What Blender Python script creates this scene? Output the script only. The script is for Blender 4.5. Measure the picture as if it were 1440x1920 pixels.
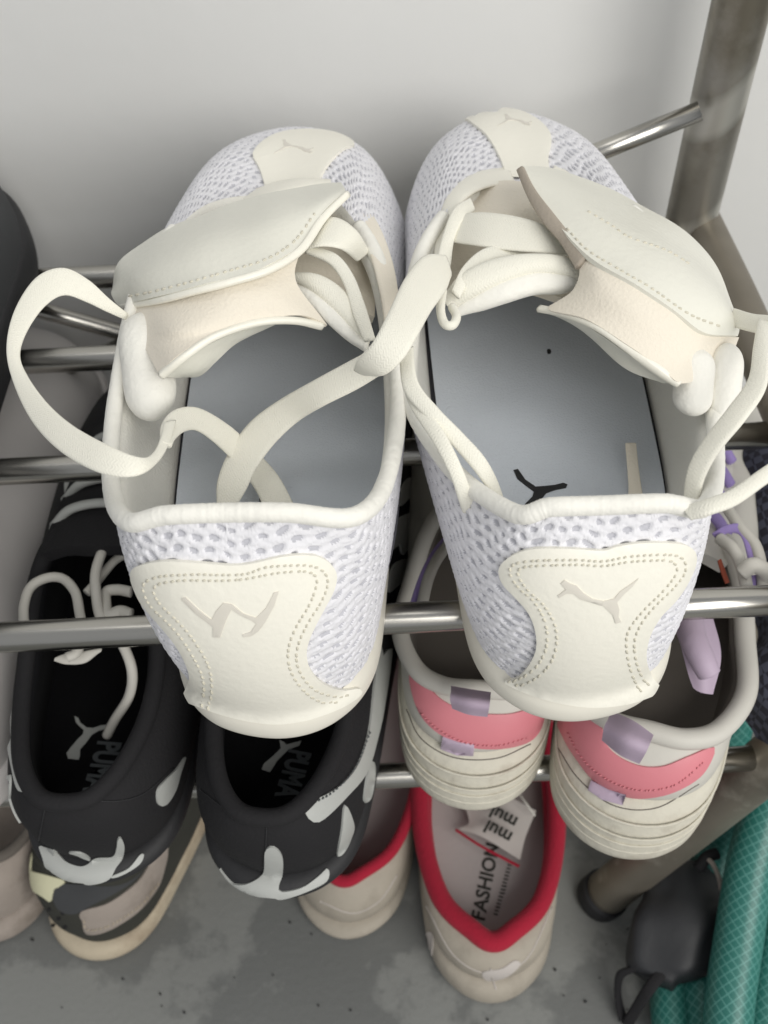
import bpy, bmesh, math, random
import numpy as np
from mathutils import Vector
from mathutils.bvhtree import BVHTree
from mathutils.geometry import delaunay_2d_cdt
random.seed(4); np.random.seed(4)
for o in list(bpy.data.objects): bpy.data.objects.remove(o)
SC = bpy.context.scene; COL = SC.collection
K = 0.01                                   # the scene is authored in centimetres

# ---------------------------------------------------------------- camera
F = 1900.; CZ = 56.; PIT = math.radians(50); ROL = math.radians(2.75)
fw = np.array([0, math.cos(PIT), -math.sin(PIT)])
_r = np.array([1., 0, 0]); _u = np.array([0, math.sin(PIT), math.cos(PIT)])
rt = _r*math.cos(ROL)-_u*math.sin(ROL); up = _u*math.cos(ROL)+_r*math.sin(ROL)
CAM = np.array([0, 0, CZ])
cd = bpy.data.cameras.new('camera'); cam = bpy.data.objects.new('camera', cd); COL.objects.link(cam)
from mathutils import Matrix
M = Matrix(((rt[0], up[0], -fw[0], 0), (rt[1], up[1], -fw[1], 0), (rt[2], up[2], -fw[2], CZ*K), (0, 0, 0, 1)))
cam.matrix_world = M
cd.sensor_fit = 'VERTICAL'; cd.sensor_height = 24; cd.lens = 24*F/1920
cd.clip_start = 0.01; cd.clip_end = 50
cd.dof.use_dof = True; cd.dof.focus_distance = 0.31; cd.dof.aperture_fstop = 11
SC.camera = cam
SC.render.resolution_x = 768; SC.render.resolution_y = 1024
SC.view_settings.view_transform = 'Standard'; SC.view_settings.look = 'None'
SC.view_settings.exposure = -0.12; SC.view_settings.gamma = 1

# ---------------------------------------------------------------- world and lamps (soft daylight from a window up right)
w = bpy.data.worlds.new('World'); SC.world = w; w.use_nodes = True
bg = w.node_tree.nodes['Background']; bg.inputs[0].default_value = (0.93, 0.96, 1.0, 1); bg.inputs[1].default_value = 0.45
def lamp(name, loc, target, size, sy, power, col):
    l = bpy.data.lights.new(name, 'AREA'); l.shape = 'RECTANGLE'; l.size = size; l.size_y = sy; l.energy = power; l.color = col
    o = bpy.data.objects.new(name, l); COL.objects.link(o); o.location = loc
    o.rotation_euler = (Vector(target)-Vector(loc)).to_track_quat('-Z', 'Y').to_euler()
    return o
lamp('window_light', (0.75, -0.95, 1.2), (0.02, 0.3, 0.3), 1.3, 1.1, 26, (1.0, 0.975, 0.925))
lamp('ceiling_light', (-0.15, 0.15, 1.9), (0, 0.25, 0.2), 0.6, 0.6, 2.6, (1.0, 0.98, 0.93))

# ---------------------------------------------------------------- geometry helpers
def ray(u, v): return fw+rt*((u-720)/F)-up*((v-960)/F)
def Z(u, v, z):
    d = ray(u, v); return CAM+d*((z-CZ)/d[2])
def Y(u, v, y):
    d = ray(u, v); return CAM+d*(y/d[1])
def ZL(pts): return np.array([Z(*p) for p in pts])

def catmull(P, n, closed=False, arc=True):
    P = np.asarray(P, float)
    if closed: Q = np.vstack([P[-1], P, P[0], P[1]]); m = len(P)
    else: Q = np.vstack([2*P[0]-P[1], P, 2*P[-1]-P[-2]]); m = len(P)-1
    def ev(t):
        i = np.clip(np.floor(t).astype(int), 0, m-1); f = (t-i)[:, None]
        a, b, c, d = Q[i], Q[i+1], Q[i+2], Q[i+3]
        return 0.5*((2*b)+(c-a)*f+(2*a-5*b+4*c-d)*f*f+(3*b-a-3*c+d)*f**3)
    if not arc: return ev(np.linspace(0, m, n, endpoint=not closed))
    tt = np.linspace(0, m, m*24+1); X = ev(tt)
    s = np.concatenate([[0], np.cumsum(np.linalg.norm(np.diff(X, axis=0), axis=1))])
    if s[-1] < 1e-9: return np.repeat(P[:1], n, 0)
    return ev(np.interp(np.linspace(0, s[-1], n, endpoint=not closed), s, tt))

def mesh_obj(name, V, Fc, mat, parent=None, smooth=True, mats=None, fmat=None):
    me = bpy.data.meshes.new(name)
    V = np.asarray(V, float)*K
    if parent is not None: V = V-np.array(parent.location)
    me.from_pydata(V.tolist(), [], Fc if isinstance(Fc, list) else Fc.tolist())
    for m in (mats or [mat]): me.materials.append(m)
    if fmat is not None: me.polygons.foreach_set('material_index', np.asarray(fmat, dtype=np.int32))
    if smooth: me.polygons.foreach_set('use_smooth', [True]*len(me.polygons))
    me.update()
    o = bpy.data.objects.new(name, me); COL.objects.link(o)
    if parent is not None: o.parent = parent
    return o

def grid_faces(nr, nc, cr=False, cc=False):
    i = np.arange(nr if cr else nr-1)[:, None]; j = np.arange(nc if cc else nc-1)[None, :]
    a = i*nc+j; b = i*nc+(j+1) % nc; c = ((i+1) % nr)*nc+(j+1) % nc; d = ((i+1) % nr)*nc+j
    return np.stack([a+0*b, b, c, d], -1).reshape(-1, 4)

def root(name, loc, label, cat, group=None):
    o = bpy.data.objects.new(name, None); COL.objects.link(o); o.empty_display_size = 0.01
    o.location = tuple(np.array(loc)*K); o['label'] = label; o['category'] = cat
    if group: o['group'] = group
    bpy.context.view_layer.update(); return o
def tag(o, label, cat, group=None):
    o['label'] = label; o['category'] = cat
    if group: o['group'] = group
    return o

def frames(P):
    T = np.gradient(P, axis=0); T /= np.linalg.norm(T, axis=1)[:, None]+1e-12
    n = np.cross(T[0], [0.13, 0.2, 1.0]); n /= np.linalg.norm(n)
    N = []
    for t in T:
        n = n-t*np.dot(n, t); n /= np.linalg.norm(n); N.append(n)
    N = np.array(N); return T, N, np.cross(T, N)

def tube(name, pts, r, mat, parent=None, n=None, k=14, closed=False, cap=True, raw=False, wob=0):
    P = np.asarray(pts, float)
    if not raw: P = catmull(P, n or max(8, len(P)*10), closed)
    T, N, B = frames(P)
    rr = np.interp(np.linspace(0, 1, len(P)), np.linspace(0, 1, len(np.atleast_1d(r))), np.atleast_1d(r))
    if wob: rr = rr*(1+wob*np.random.randn(len(P)))
    th = np.linspace(0, 2*math.pi, k, endpoint=False)
    V = P[:, None]+rr[:, None, None]*(np.cos(th)[None, :, None]*N[:, None]+np.sin(th)[None, :, None]*B[:, None])
    Fc = grid_faces(len(P), k, cr=closed, cc=True).tolist()
    if cap and not closed: Fc += [list(range(k))[::-1], [(len(P)-1)*k+j for j in range(k)]]
    return mesh_obj(name, V.reshape(-1, 3), Fc, mat, parent)

def strip(name, L, R, th, mat, parent=None, n=60, bulge=0.5, k=12, up_hint=(0, -.6, .8), rag=0, world=False):
    """a band between two edge lines with a rounded section (laces, straps, piping)"""
    A = catmull(L if world else ZL(L), n); B_ = catmull(R if world else ZL(R), n)
    c = (A+B_)/2; h = (B_-A)/2
    T = np.gradient(c, axis=0); T /= np.linalg.norm(T, axis=1)[:, None]+1e-12
    N = np.cross(T, h); N /= np.linalg.norm(N, axis=1)[:, None]+1e-12
    s = np.sign(N@np.array(up_hint)); s[s == 0] = 1
    if s.sum() < 0: N = -N
    a = np.linspace(0, 2*math.pi, k, endpoint=False)
    ca = np.sign(np.cos(a))*np.abs(np.cos(a))**(bulge); sa = np.sin(a)
    sa = np.sign(sa)*np.abs(sa)**0.8
    V = c[:, None]+ca[None, :, None]*h[:, None]+sa[None, :, None]*N[:, None]*th/2
    Fc = grid_faces(n, k, cc=True).tolist()+[list(range(k))[::-1], [(n-1)*k+j for j in range(k)]]
    o = mesh_obj(name, V.reshape(-1, 3), Fc, mat, parent)
    ln = np.concatenate([[0], np.cumsum(np.linalg.norm(np.diff(c, axis=0), axis=1))]); wd = np.linalg.norm(h, axis=1)
    uvl = o.data.uv_layers.new(name='UVMap'); vi = np.zeros(len(o.data.loops), dtype=np.int32); o.data.loops.foreach_get('vertex_index', vi)
    r_, a_ = vi//k, vi % k; uvl.data.foreach_set('uv', np.stack([ca[a_]*wd[r_], ln[r_]], 1).ravel().astype(np.float32))
    return o

def sheet(name, curves, mat, parent=None, nu=40, nv=24, th=0.12, world=False, noise=0.0, offs=None):
    """a leather or cloth sheet lofted through curves; gets a real thickness"""
    C_ = [catmull(c if world else ZL(c), nu) for c in curves]
    C_ = np.array(C_)
    G = np.array([catmull(C_[:, i], nv) for i in range(nu)])      # nu x nv
    du = np.gradient(G, axis=0); dv = np.gradient(G, axis=1)
    N = np.cross(du, dv); N /= np.linalg.norm(N, axis=2)[..., None]+1e-12
    if (N@np.array([0, -.6, .8])).mean() < 0: N = -N
    if noise:
        ph = np.random.rand(6)*6
        f = sum(np.sin(G[..., 0]*(1+.7*i)+G[..., 1]*(1.9-.6*i)+ph[i]) for i in range(4))
        G = G+N*(noise*f)[..., None]
    top = G+N*th*.5; bot = G-N*th*.5
    nf = grid_faces(nu, nv); m = nu*nv
    V = np.vstack([top.reshape(-1, 3), bot.reshape(-1, 3)])
    Fc = nf.tolist()+(nf[:, ::-1]+m).tolist()
    def side(idx):
        for a, b in zip(idx[:-1], idx[1:]): Fc.append([a, b, b+m, a+m])
    side([i*nv for i in range(nu)]); side([(nu-1)*nv+j for j in range(nv)])
    side([i*nv+nv-1 for i in range(nu)][::-1]); side([j for j in range(nv)][::-1])
    BV['last'] = BVHTree.FromPolygons([Vector(p) for p in top.reshape(-1, 3)], nf.tolist())
    o = mesh_obj(name, V, Fc, mat, parent)
    bm = bmesh.new(); bm.from_mesh(o.data); bmesh.ops.recalc_face_normals(bm, faces=bm.faces)
    for e in bm.edges:
        if len(e.link_faces) == 2 and e.calc_face_angle(0) > 1.0: e.smooth = False
    bm.to_mesh(o.data); bm.free()
    return o

BV = {}
def bvh_of(G, closed_r=True):
    Fc = grid_faces(G.shape[0], G.shape[1], cr=closed_r).tolist()
    return BVHTree.FromPolygons([Vector(p) for p in G.reshape(-1, 3)], Fc)

def cast(bvh, px):
    """where lines of sight meet a surface already built: point and normal"""
    P = np.zeros((len(px), 3)); N = np.zeros((len(px), 3)); ok = np.zeros(len(px), bool)
    for i, (u, v) in enumerate(px):
        d = ray(u, v); dn = Vector(d).normalized()
        h = bvh.ray_cast(Vector(CAM), dn)
        if h[0] is not None:
            n = np.array(h[1]); n = n if n@d < 0 else -n
            P[i] = h[0]; N[i] = n; ok[i] = True
    if ok.any() and not ok.all():
        good = np.where(ok)[0]; pg = np.array(px)[good]
        for i in np.where(~ok)[0]:
            j = good[np.argmin(((pg-np.array(px[i]))**2).sum(1))]
            D = (P[j]-CAM)@fw; q = CAM+ray(*px[i])*D
            h = bvh.find_nearest(Vector(q)); P[i] = h[0]; N[i] = N[j]
    return P, N

def smooth_poly(poly, n, closed=True):
    if len(poly) == 2: return np.linspace(poly[0], poly[1], n)
    P = np.array([(p[0], p[1], 0) for p in poly], float)
    return catmull(P, n, closed)[:, :2]

def patch(name, bvh, poly, mat, parent=None, off=0.03, th=0.08, step=9, n=None, smooth=True, jag=0):
    """a piece of leather, print or emblem laid on a built surface"""
    poly = smooth_poly(poly, n or max(24, int(len(poly)*5))) if smooth else np.array(poly, float)
    if jag: poly = poly+np.random.randn(*poly.shape)*jag
    m = len(poly); x0, y0 = poly.min(0); x1, y1 = poly.max(0)
    X, Y_ = np.meshgrid(np.arange(x0, x1, step), np.arange(y0, y1, step)); pts = np.stack([X.ravel(), Y_.ravel()], 1)
    a = poly; b = np.roll(poly, -1, 0); ins = np.zeros(len(pts), bool)
    for (ax, ay), (bx, by) in zip(a, b):
        c = ((ay > pts[:, 1]) != (by > pts[:, 1])) & (pts[:, 0] < (bx-ax)*(pts[:, 1]-ay)/(by-ay+1e-12)+ax); ins ^= c
    pts = pts[ins]
    if len(pts):
        dmin = np.min(np.linalg.norm(pts[:, None]-poly[None], axis=2), 1); pts = pts[dmin > step*.45]
    allp = np.vstack([poly, pts]) if len(pts) else poly
    res = delaunay_2d_cdt([Vector(p) for p in allp], [(i, (i+1) % m) for i in range(m)], [list(range(m))], 1, 1e-4)
    vs = [(v.x, v.y) for v in res[0]]; fs = [list(f) for f in res[2]]
    P, N = cast(bvh, vs)
    for _ in range(6):                        # even out the normals
        A = N.copy(); cnt = np.ones(len(N))
        for f in fs:
            for q in f: A[q] += N[f].sum(0); cnt[q] += 3
        N = A/np.linalg.norm(A, axis=1)[:, None]
    edge = {}
    for f in fs:
        for q in range(len(f)):
            e = (f[q], f[(q+1) % len(f)]); k_ = tuple(sorted(e)); edge.setdefault(k_, []).append(e)
    bd = [e[0] for e in edge.values() if len(e) == 1]
    top = P+N*(off+th); nv = len(vs)
    rim = set(q for e in bd for q in e)
    for q in rim: top[q] = P[q]+N[q]*(off+th*.8)
    V = np.vstack([top, P+N*(off-.06)]); Fc = [f for f in fs]+[[e[1], e[0], e[0]+nv, e[1]+nv] for e in bd]
    o = mesh_obj(name, V, Fc, mat, parent)
    bm = bmesh.new(); bm.from_mesh(o.data); bmesh.ops.recalc_face_normals(bm, faces=bm.faces)
    for e in bm.edges:
        if len(e.link_faces) == 2 and e.calc_face_angle(0) > .9: e.smooth = False
    bm.to_mesh(o.data); bm.free()
    return o

def seam(name, bvh, lines, mat, parent, gap=11.5, ln=9, w=.034, off=.1, slant=1.2):
    """rows of stitches, one small capsule each, joined"""
    V = []; Fc = []
    for line in lines:
        P2 = smooth_poly(line, 400, False); s = np.concatenate([[0], np.cumsum(np.linalg.norm(np.diff(P2, axis=0), axis=1))])
        q = np.arange(gap/2, s[-1], gap); q = q+np.random.randn(len(q))*.9
        A = np.stack([np.interp(q-ln/2, s, P2[:, i]) for i in (0, 1)], 1); B = np.stack([np.interp(q+ln/2, s, P2[:, i]) for i in (0, 1)], 1)
        if slant:
            t = (B-A)/np.linalg.norm(B-A, axis=1)[:, None]; nn = np.stack([-t[:, 1], t[:, 0]], 1); A = A+nn*slant; B = B-nn*slant
        PA, NA = cast(bvh, A); PB, NB = cast(bvh, B)
        for pa, pb, n_ in zip(PA, PB, NA):
            t = pb-pa; t /= np.linalg.norm(t)+1e-9; b = np.cross(t, n_); i0 = len(V)
            for f, sc, h in ((0, .5, -.02), (.25, 1, .03), (.75, 1, .03), (1, .5, -.02)):
                c = pa+(pb-pa)*f+n_*(off+h-.012)
                for a in range(6):
                    V.append(c+w*sc*(math.cos(a*math.pi/3)*b+math.sin(a*math.pi/3)*n_))
            for r in range(3):
                for a in range(6): Fc.append([i0+r*6+a, i0+r*6+(a+1) % 6, i0+(r+1)*6+(a+1) % 6, i0+(r+1)*6+a])
    o = mesh_obj(name, V, Fc, mat, parent); o['kind'] = 'stuff'; return o

def line_on(name, bvh, line, mat, parent, wpx=4, th=.05, off=.1, n=40):
    P2 = smooth_poly(line, n, False); P, N = cast(bvh, P2)
    T = np.gradient(P, axis=0); T /= np.linalg.norm(T, axis=1)[:, None]+1e-9; B = np.cross(T, N)
    D = (P-CAM)@fw; w_ = (wpx*.5*D/F)[:, None]
    th_ = np.linspace(0, 2*math.pi, 8, endpoint=False)
    c = P+N*off
    V = c[:, None]+np.cos(th_)[None, :, None]*(B*w_)[:, None]+np.sin(th_)[None, :, None]*N[:, None]*th
    Fc = grid_faces(n, 8, cc=True).tolist()+[list(range(8)), [(n-1)*8+j for j in range(8)]]
    return mesh_obj(name, V.reshape(-1, 3), Fc, mat, parent)

# ---------------------------------------------------------------- materials
def mat(name, col, rough=.6, bump=0., scale=60., var=0.06, metal=0., spec=.5, detail=6, stretch=None, sheen=0, sss=0, col2=None, c2lo=.55, c2hi=.7, c2scale=6, trans=0):
    m = bpy.data.materials.new(name); m.use_nodes = True; nt = m.node_tree; N = nt.nodes; L = nt.links
    b = N['Principled BSDF']; b.inputs['Roughness'].default_value = rough; b.inputs['Metallic'].default_value = metal
    b.inputs['Specular IOR Level'].default_value = spec
    if sheen: b.inputs['Sheen Weight'].default_value = sheen
    if trans: b.inputs['Transmission Weight'].default_value = trans
    if sss:
        b.inputs['Subsurface Weight'].default_value = sss; b.inputs['Subsurface Radius'].default_value = (.004, .003, .002); b.inputs['Subsurface Scale'].default_value = 1
    tc = N.new('ShaderNodeTexCoord'); mp = N.new('ShaderNodeMapping'); L.new(tc.outputs['Object'], mp.inputs[0])
    if stretch: mp.inputs['Scale'].default_value = stretch
    n1 = N.new('ShaderNodeTexNoise'); n1.inputs['Scale'].default_value = c2scale*3; n1.inputs['Detail'].default_value = 5; L.new(mp.outputs[0], n1.inputs[0])
    mx = N.new('ShaderNodeMix'); mx.data_type = 'RGBA'; mx.inputs['A'].default_value = (*[c*(1-var) for c in col], 1); mx.inputs['B'].default_value = (*[min(1, c*(1+var)) for c in col], 1)
    L.new(n1.outputs['Fac'], mx.inputs['Factor']); out = mx.outputs['Result']
    if col2 is not None:
        n3 = N.new('ShaderNodeTexNoise'); n3.inputs['Scale'].default_value = c2scale; n3.inputs['Detail'].default_value = 7; n3.inputs['Roughness'].default_value = .6; L.new(mp.outputs[0], n3.inputs[0])
        rp = N.new('ShaderNodeMapRange'); rp.inputs['From Min'].default_value = c2lo; rp.inputs['From Max'].default_value = c2hi; L.new(n3.outputs['Fac'], rp.inputs['Value'])
        m2 = N.new('ShaderNodeMix'); m2.data_type = 'RGBA'; L.new(rp.outputs[0], m2.inputs['Factor']); L.new(out, m2.inputs['A']); m2.inputs['B'].default_value = (*col2, 1); out = m2.outputs['Result']
    L.new(out, b.inputs['Base Color'])
    if bump:
        n2 = N.new('ShaderNodeTexNoise'); n2.inputs['Scale'].default_value = scale; n2.inputs['Detail'].default_value = detail; L.new(mp.outputs[0], n2.inputs[0])
        bp = N.new('ShaderNodeBump'); bp.inputs['Strength'].default_value = bump; bp.inputs['Distance'].default_value = .0006; L.new(n2.outputs['Fac'], bp.inputs['Height']); L.new(bp.outputs[0], b.inputs['Normal'])
    return m
def weave(name, col, s=900, rough=.85, strength=.35, var=.08, sheen=.2, col2=None):
    m = mat(name, col, rough, 0, var=var, sheen=sheen, col2=col2, spec=.25); nt = m.node_tree; N = nt.nodes; L = nt.links
    tc = N.new('ShaderNodeTexCoord'); a = N.new('ShaderNodeTexWave'); a.bands_direction = 'X'; a.inputs['Scale'].default_value = s*2.2; a.inputs['Distortion'].default_value = 1.5
    b_ = N.new('ShaderNodeTexWave'); b_.bands_direction = 'Y'; b_.inputs['Scale'].default_value = s*2.2; b_.inputs['Distortion'].default_value = 1.5
    L.new(tc.outputs['Object'], a.inputs[0]); L.new(tc.outputs['Object'], b_.inputs[0])
    ad = N.new('ShaderNodeMath'); ad.operation = 'ADD'; L.new(a.outputs['Fac'], ad.inputs[0]); L.new(b_.outputs['Fac'], ad.inputs[1])
    bp = N.new('ShaderNodeBump'); bp.inputs['Strength'].default_value = strength; bp.inputs['Distance'].default_value = .0004; L.new(ad.outputs[0], bp.inputs['Height']); L.new(bp.outputs[0], N['Principled BSDF'].inputs['Normal'])
    return m
CREAM = (.80, .775, .665)
m_leather = mat('cream_leather', (.89, .865, .77), .40, .3, 420, .015, detail=9)
m_leather2 = mat('pale_grey_cream_leather', (.77, .76, .68), .38, .3, 420, .02, detail=9)
m_suede = mat('beige_backing', (.80, .74, .635), .9, .5, 900, .04, sheen=.3, spec=.2)
m_edge = mat('cut_leather_edge', (.40, .35, .29), .9, .6, 700, .1)
m_mesh = mat('white_mesh_yarn', (.77, .765, .80), .65, .35, 900, .03, sheen=.2)
m_hole = mat('mesh_hole_backing', (.52, .52, .56), .9, .3, 500, .05)
m_lining = mat('cream_lining', (.79, .775, .72), .9, .6, 900, .03, sheen=.1)
m_collar = mat('collar_knit', (.85, .835, .775), .85, .8, 330, .03, sheen=.2, detail=3)
m_insole = mat('blue_grey_insole', (.60, .64, .70), .8, .5, 1400, .03, sheen=.1, detail=2)
m_lace = mat('cream_lace', (.84, .82, .725), .8, .35, 2200, .03, sheen=.15, detail=2)
def herring(m):
    nt = m.node_tree; N = nt.nodes; L = nt.links; bs = N['Principled BSDF']; old = bs.inputs['Normal'].links[0].from_socket
    uv = N.new('ShaderNodeUVMap'); sp = N.new('ShaderNodeSeparateXYZ'); L.new(uv.outputs[0], sp.inputs[0])
    def mth(op, a, b=None):
        n = N.new('ShaderNodeMath'); n.operation = op
        for i_, q in enumerate((a, b)):
            if q is None: continue
            if isinstance(q, (int, float)): n.inputs[i_].default_value = q
            else: L.new(q, n.inputs[i_])
        return n.outputs[0]
    fx = mth('PINGPONG', mth('ADD', sp.outputs['X'], 5.0), .11)
    ph = mth('ADD', mth('MULTIPLY', fx, 55.0), mth('MULTIPLY', sp.outputs['Y'], 62.0))
    h_ = mth('SINE', ph)
    b = N.new('ShaderNodeBump'); b.inputs['Strength'].default_value = .16; b.inputs['Distance'].default_value = .0005; L.new(h_, b.inputs['Height']); L.new(old, b.inputs['Normal']); L.new(b.outputs[0], bs.inputs['Normal'])
herring(m_lace)
m_solew = mat('cream_rubber', (.80, .77, .68), .5, .15, 200, .03)
m_thread = mat('cream_thread', (.63, .60, .50), .7, .3, 900, .05)
m_embo = mat('embossed_foil', (.72, .685, .61), .35, .1, 400, .04)
m_print = mat('black_print', (.012, .012, .014), .6)
m_gap = mat('insole_gap', (.12, .12, .14), .9)
m_blk = mat('black_fabric', (.016, .0155, .017), .85, .5, 700, .1, spec=.3)
m_blk2 = mat('black_leather', (.018, .018, .02), .65, .3, 300, .1)
m_blkin = mat('black_lining', (.005, .005, .006), .95, .4, 700, .1, spec=.2)
m_grey = mat('pale_grey_trim', (.44, .45, .43), .5, .2, 200, .05)
m_white2 = mat('off_white_trim', (.58, .56, .51), .6, .2, 200, .06)
m_pink = mat('pink_band', (.66, .22, .255), .5, .1, 150, .05)
m_lilac = mat('lilac_tab', (.46, .37, .47), .6, .2, 400, .05)
m_purple = mat('violet_lace', (.33, .25, .55), .7, .3, 400, .08)
m_pinksole = mat('worn_cream_sole', (.62, .59, .50), .75, 1., 260, .08, col2=(.33, .28, .22), c2lo=.52, c2hi=.8, c2scale=45)
m_pinkin = mat('dark_taupe_lining', (.13, .115, .10), .95, .4, 300, .1)
m_peach = mat('peach_panel', (.70, .50, .40), .6, .2, 200, .12)
m_red = mat('red_velour', (.36, .008, .03), .95, .8, 500, .15, sheen=.08)
m_redsole = mat('dirty_white_rubber', (.39, .35, .29), .7, .6, 200, .08, col2=(.24, .21, .17), c2lo=.5, c2hi=.78, c2scale=38)
m_greyin = mat('grey_insole', (.42, .385, .375), .9, .3, 400, .06)
m_labelw = mat('woven_label', (.52, .48, .45), .9, .2, 300, .03)
m_olive = mat('dark_olive_mesh', (.035, .035, .028), .9, .8, 160, .3)
m_tan = mat('tan_rubber', (.50, .43, .32), .75, .6, 200, .1, col2=(.30, .23, .16), c2lo=.48, c2hi=.75, c2scale=40)
m_taupe = mat('taupe_suede', (.33, .285, .25), .9, .8, 260, .1, col2=(.20, .17, .14), c2lo=.52, c2hi=.75, c2scale=40)
m_char = mat('charcoal_suede', (.05, .052, .055), .9, .4, 250, .12)
m_yel = mat('pale_yellow_trim', (.66, .64, .44), .6, .3, 200, .1)
m_pale = mat('pale_grey_leather', (.60, .575, .56), .6, .2, 150, .05)
m_steel = mat('brushed_steel', (.47, .455, .42), .24, .25, 90, .08, metal=1, stretch=(.06, 1, 1), col2=(.30, .27, .23), c2lo=.66, c2hi=.74, c2scale=60)
m_post = mat('stained_steel', (.34, .325, .29), .42, .3, 60, .12, metal=.9, col2=(.21, .19, .15), c2lo=.47, c2hi=.62, c2scale=16)
m_rust = mat('dull_stained_steel', (.25, .225, .185), .5, .4, 60, .2, metal=.7, col2=(.45, .42, .36), c2lo=.52, c2hi=.6, c2scale=16)
def spiral(m):
    nt = m.node_tree; N = nt.nodes; L = nt.links; bs = N['Principled BSDF']; src = bs.inputs['Base Color'].links[0].from_socket
    tc = N.new('ShaderNodeTexCoord'); mp = N.new('ShaderNodeMapping'); mp.inputs['Rotation'].default_value = (0, math.radians(38), 0); L.new(tc.outputs['Object'], mp.inputs[0])
    wv = N.new('ShaderNodeTexWave'); wv.bands_direction = 'Z'; wv.inputs['Scale'].default_value = 6.5; wv.inputs['Distortion'].default_value = 1.6; wv.inputs['Detail'].default_value = 3; L.new(mp.outputs[0], wv.inputs[0])
    rp = N.new('ShaderNodeMapRange'); rp.inputs['From Min'].default_value = .72; rp.inputs['From Max'].default_value = .92; rp.inputs['To Max'].default_value = .8; L.new(wv.outputs['Fac'], rp.inputs['Value'])
    mm = N.new('ShaderNodeMix'); mm.data_type = 'RGBA'; L.new(src, mm.inputs['A']); mm.inputs['B'].default_value = (.60, .59, .54, 1); L.new(rp.outputs[0], mm.inputs['Factor']); L.new(mm.outputs['Result'], bs.inputs['Base Color'])
spiral(m_post)
m_wall = mat('painted_wall', (.77, .77, .755), .75, .3, 90, .02, col2=(.70, .70, .685), c2lo=.4, c2hi=.8, c2scale=2)
m_floor = mat('grey_floor', (.16, .165, .16), .5, .35, 300, .06, col2=(.235, .24, .23), c2lo=.5, c2hi=.53, c2scale=6)
m_plaid = mat('navy_cloth', (.02, .02, .032), .95, .5, 300, .2)
m_blob = mat('black_nylon', (.022, .023, .026), .55, .4, 120, .2)

def hose_mat():
    m = mat('green_braided_hose', (.022, .15, .125), .38, 0, var=.1); nt = m.node_tree; N = nt.nodes; L = nt.links
    uv = N.new('ShaderNodeUVMap'); sp = N.new('ShaderNodeSeparateXYZ'); L.new(uv.outputs[0], sp.inputs[0])
    def band(sgn):
        ml = N.new('ShaderNodeMath'); ml.operation = 'MULTIPLY'; ml.inputs[1].default_value = sgn*1.0; L.new(sp.outputs['Y'], ml.inputs[0])
        a = N.new('ShaderNodeMath'); a.operation = 'ADD'; L.new(sp.outputs['X'], a.inputs[0]); L.new(ml.outputs[0], a.inputs[1])
        fr = N.new('ShaderNodeMath'); fr.operation = 'FRACT'; L.new(a.outputs[0], fr.inputs[0])
        lt = N.new('ShaderNodeMath'); lt.operation = 'LESS_THAN'; lt.inputs[1].default_value = .14; L.new(fr.outputs[0], lt.inputs[0]); return lt
    a, b = band(1), band(-1); mx = N.new('ShaderNodeMath'); mx.operation = 'MAXIMUM'; L.new(a.outputs[0], mx.inputs[0]); L.new(b.outputs[0], mx.inputs[1])
    bs = N['Principled BSDF']; src = bs.inputs['Base Color'].links[0].from_socket
    mm = N.new('ShaderNodeMix'); mm.data_type = 'RGBA'; L.new(src, mm.inputs['A']); mm.inputs['B'].default_value = (.16, .40, .36, 1)
    sc = N.new('ShaderNodeMath'); sc.operation = 'MULTIPLY'; sc.inputs[1].default_value = .5; L.new(mx.outputs[0], sc.inputs[0]); L.new(sc.outputs[0], mm.inputs['Factor']); L.new(mm.outputs['Result'], bs.inputs['Base Color'])
    return m
m_hose = hose_mat()
def plaid():
    m = m_plaid; nt = m.node_tree; N = nt.nodes; L = nt.links
    tc = N.new('ShaderNodeTexCoord'); a = N.new('ShaderNodeTexChecker'); a.inputs['Scale'].default_value = 260; L.new(tc.outputs['Object'], a.inputs[0])
    n = N.new('ShaderNodeTexNoise'); n.inputs['Scale'].default_value = 35; L.new(tc.outputs['Object'], n.inputs[0])
    ml = N.new('ShaderNodeMath'); ml.operation = 'MULTIPLY'; L.new(a.outputs['Fac'], ml.inputs[0]); L.new(n.outputs['Fac'], ml.inputs[1])
    bs = N['Principled BSDF']; src = bs.inputs['Base Color'].links[0].from_socket
    mm = N.new('ShaderNodeMix'); mm.data_type = 'RGBA'; L.new(src, mm.inputs['A']); mm.inputs['B'].default_value = (.10, .11, .16, 1); L.new(ml.outputs[0], mm.inputs['Factor']); L.new(mm.outputs['Result'], bs.inputs['Base Color'])
plaid()

# ---------------------------------------------------------------- setting
def struct(o): o['kind'] = 'structure'; return o
struct(mesh_obj('floor', [(-150, -150, 0), (150, -150, 0), (150, 46, 0), (-150, 46, 0)], [[0, 1, 2, 3]], m_floor))
struct(mesh_obj('wall', [(-150, 46, 0), (150, 46, 0), (150, 46, 200), (-150, 46, 200), (-150, 50, 0), (150, 50, 0), (150, 50, 200), (-150, 50, 200)],
                [[0, 1, 2, 3], [4, 5, 6, 7], [3, 2, 6, 7], [0, 3, 7, 4], [1, 2, 6, 5]], m_wall, smooth=False))

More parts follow.
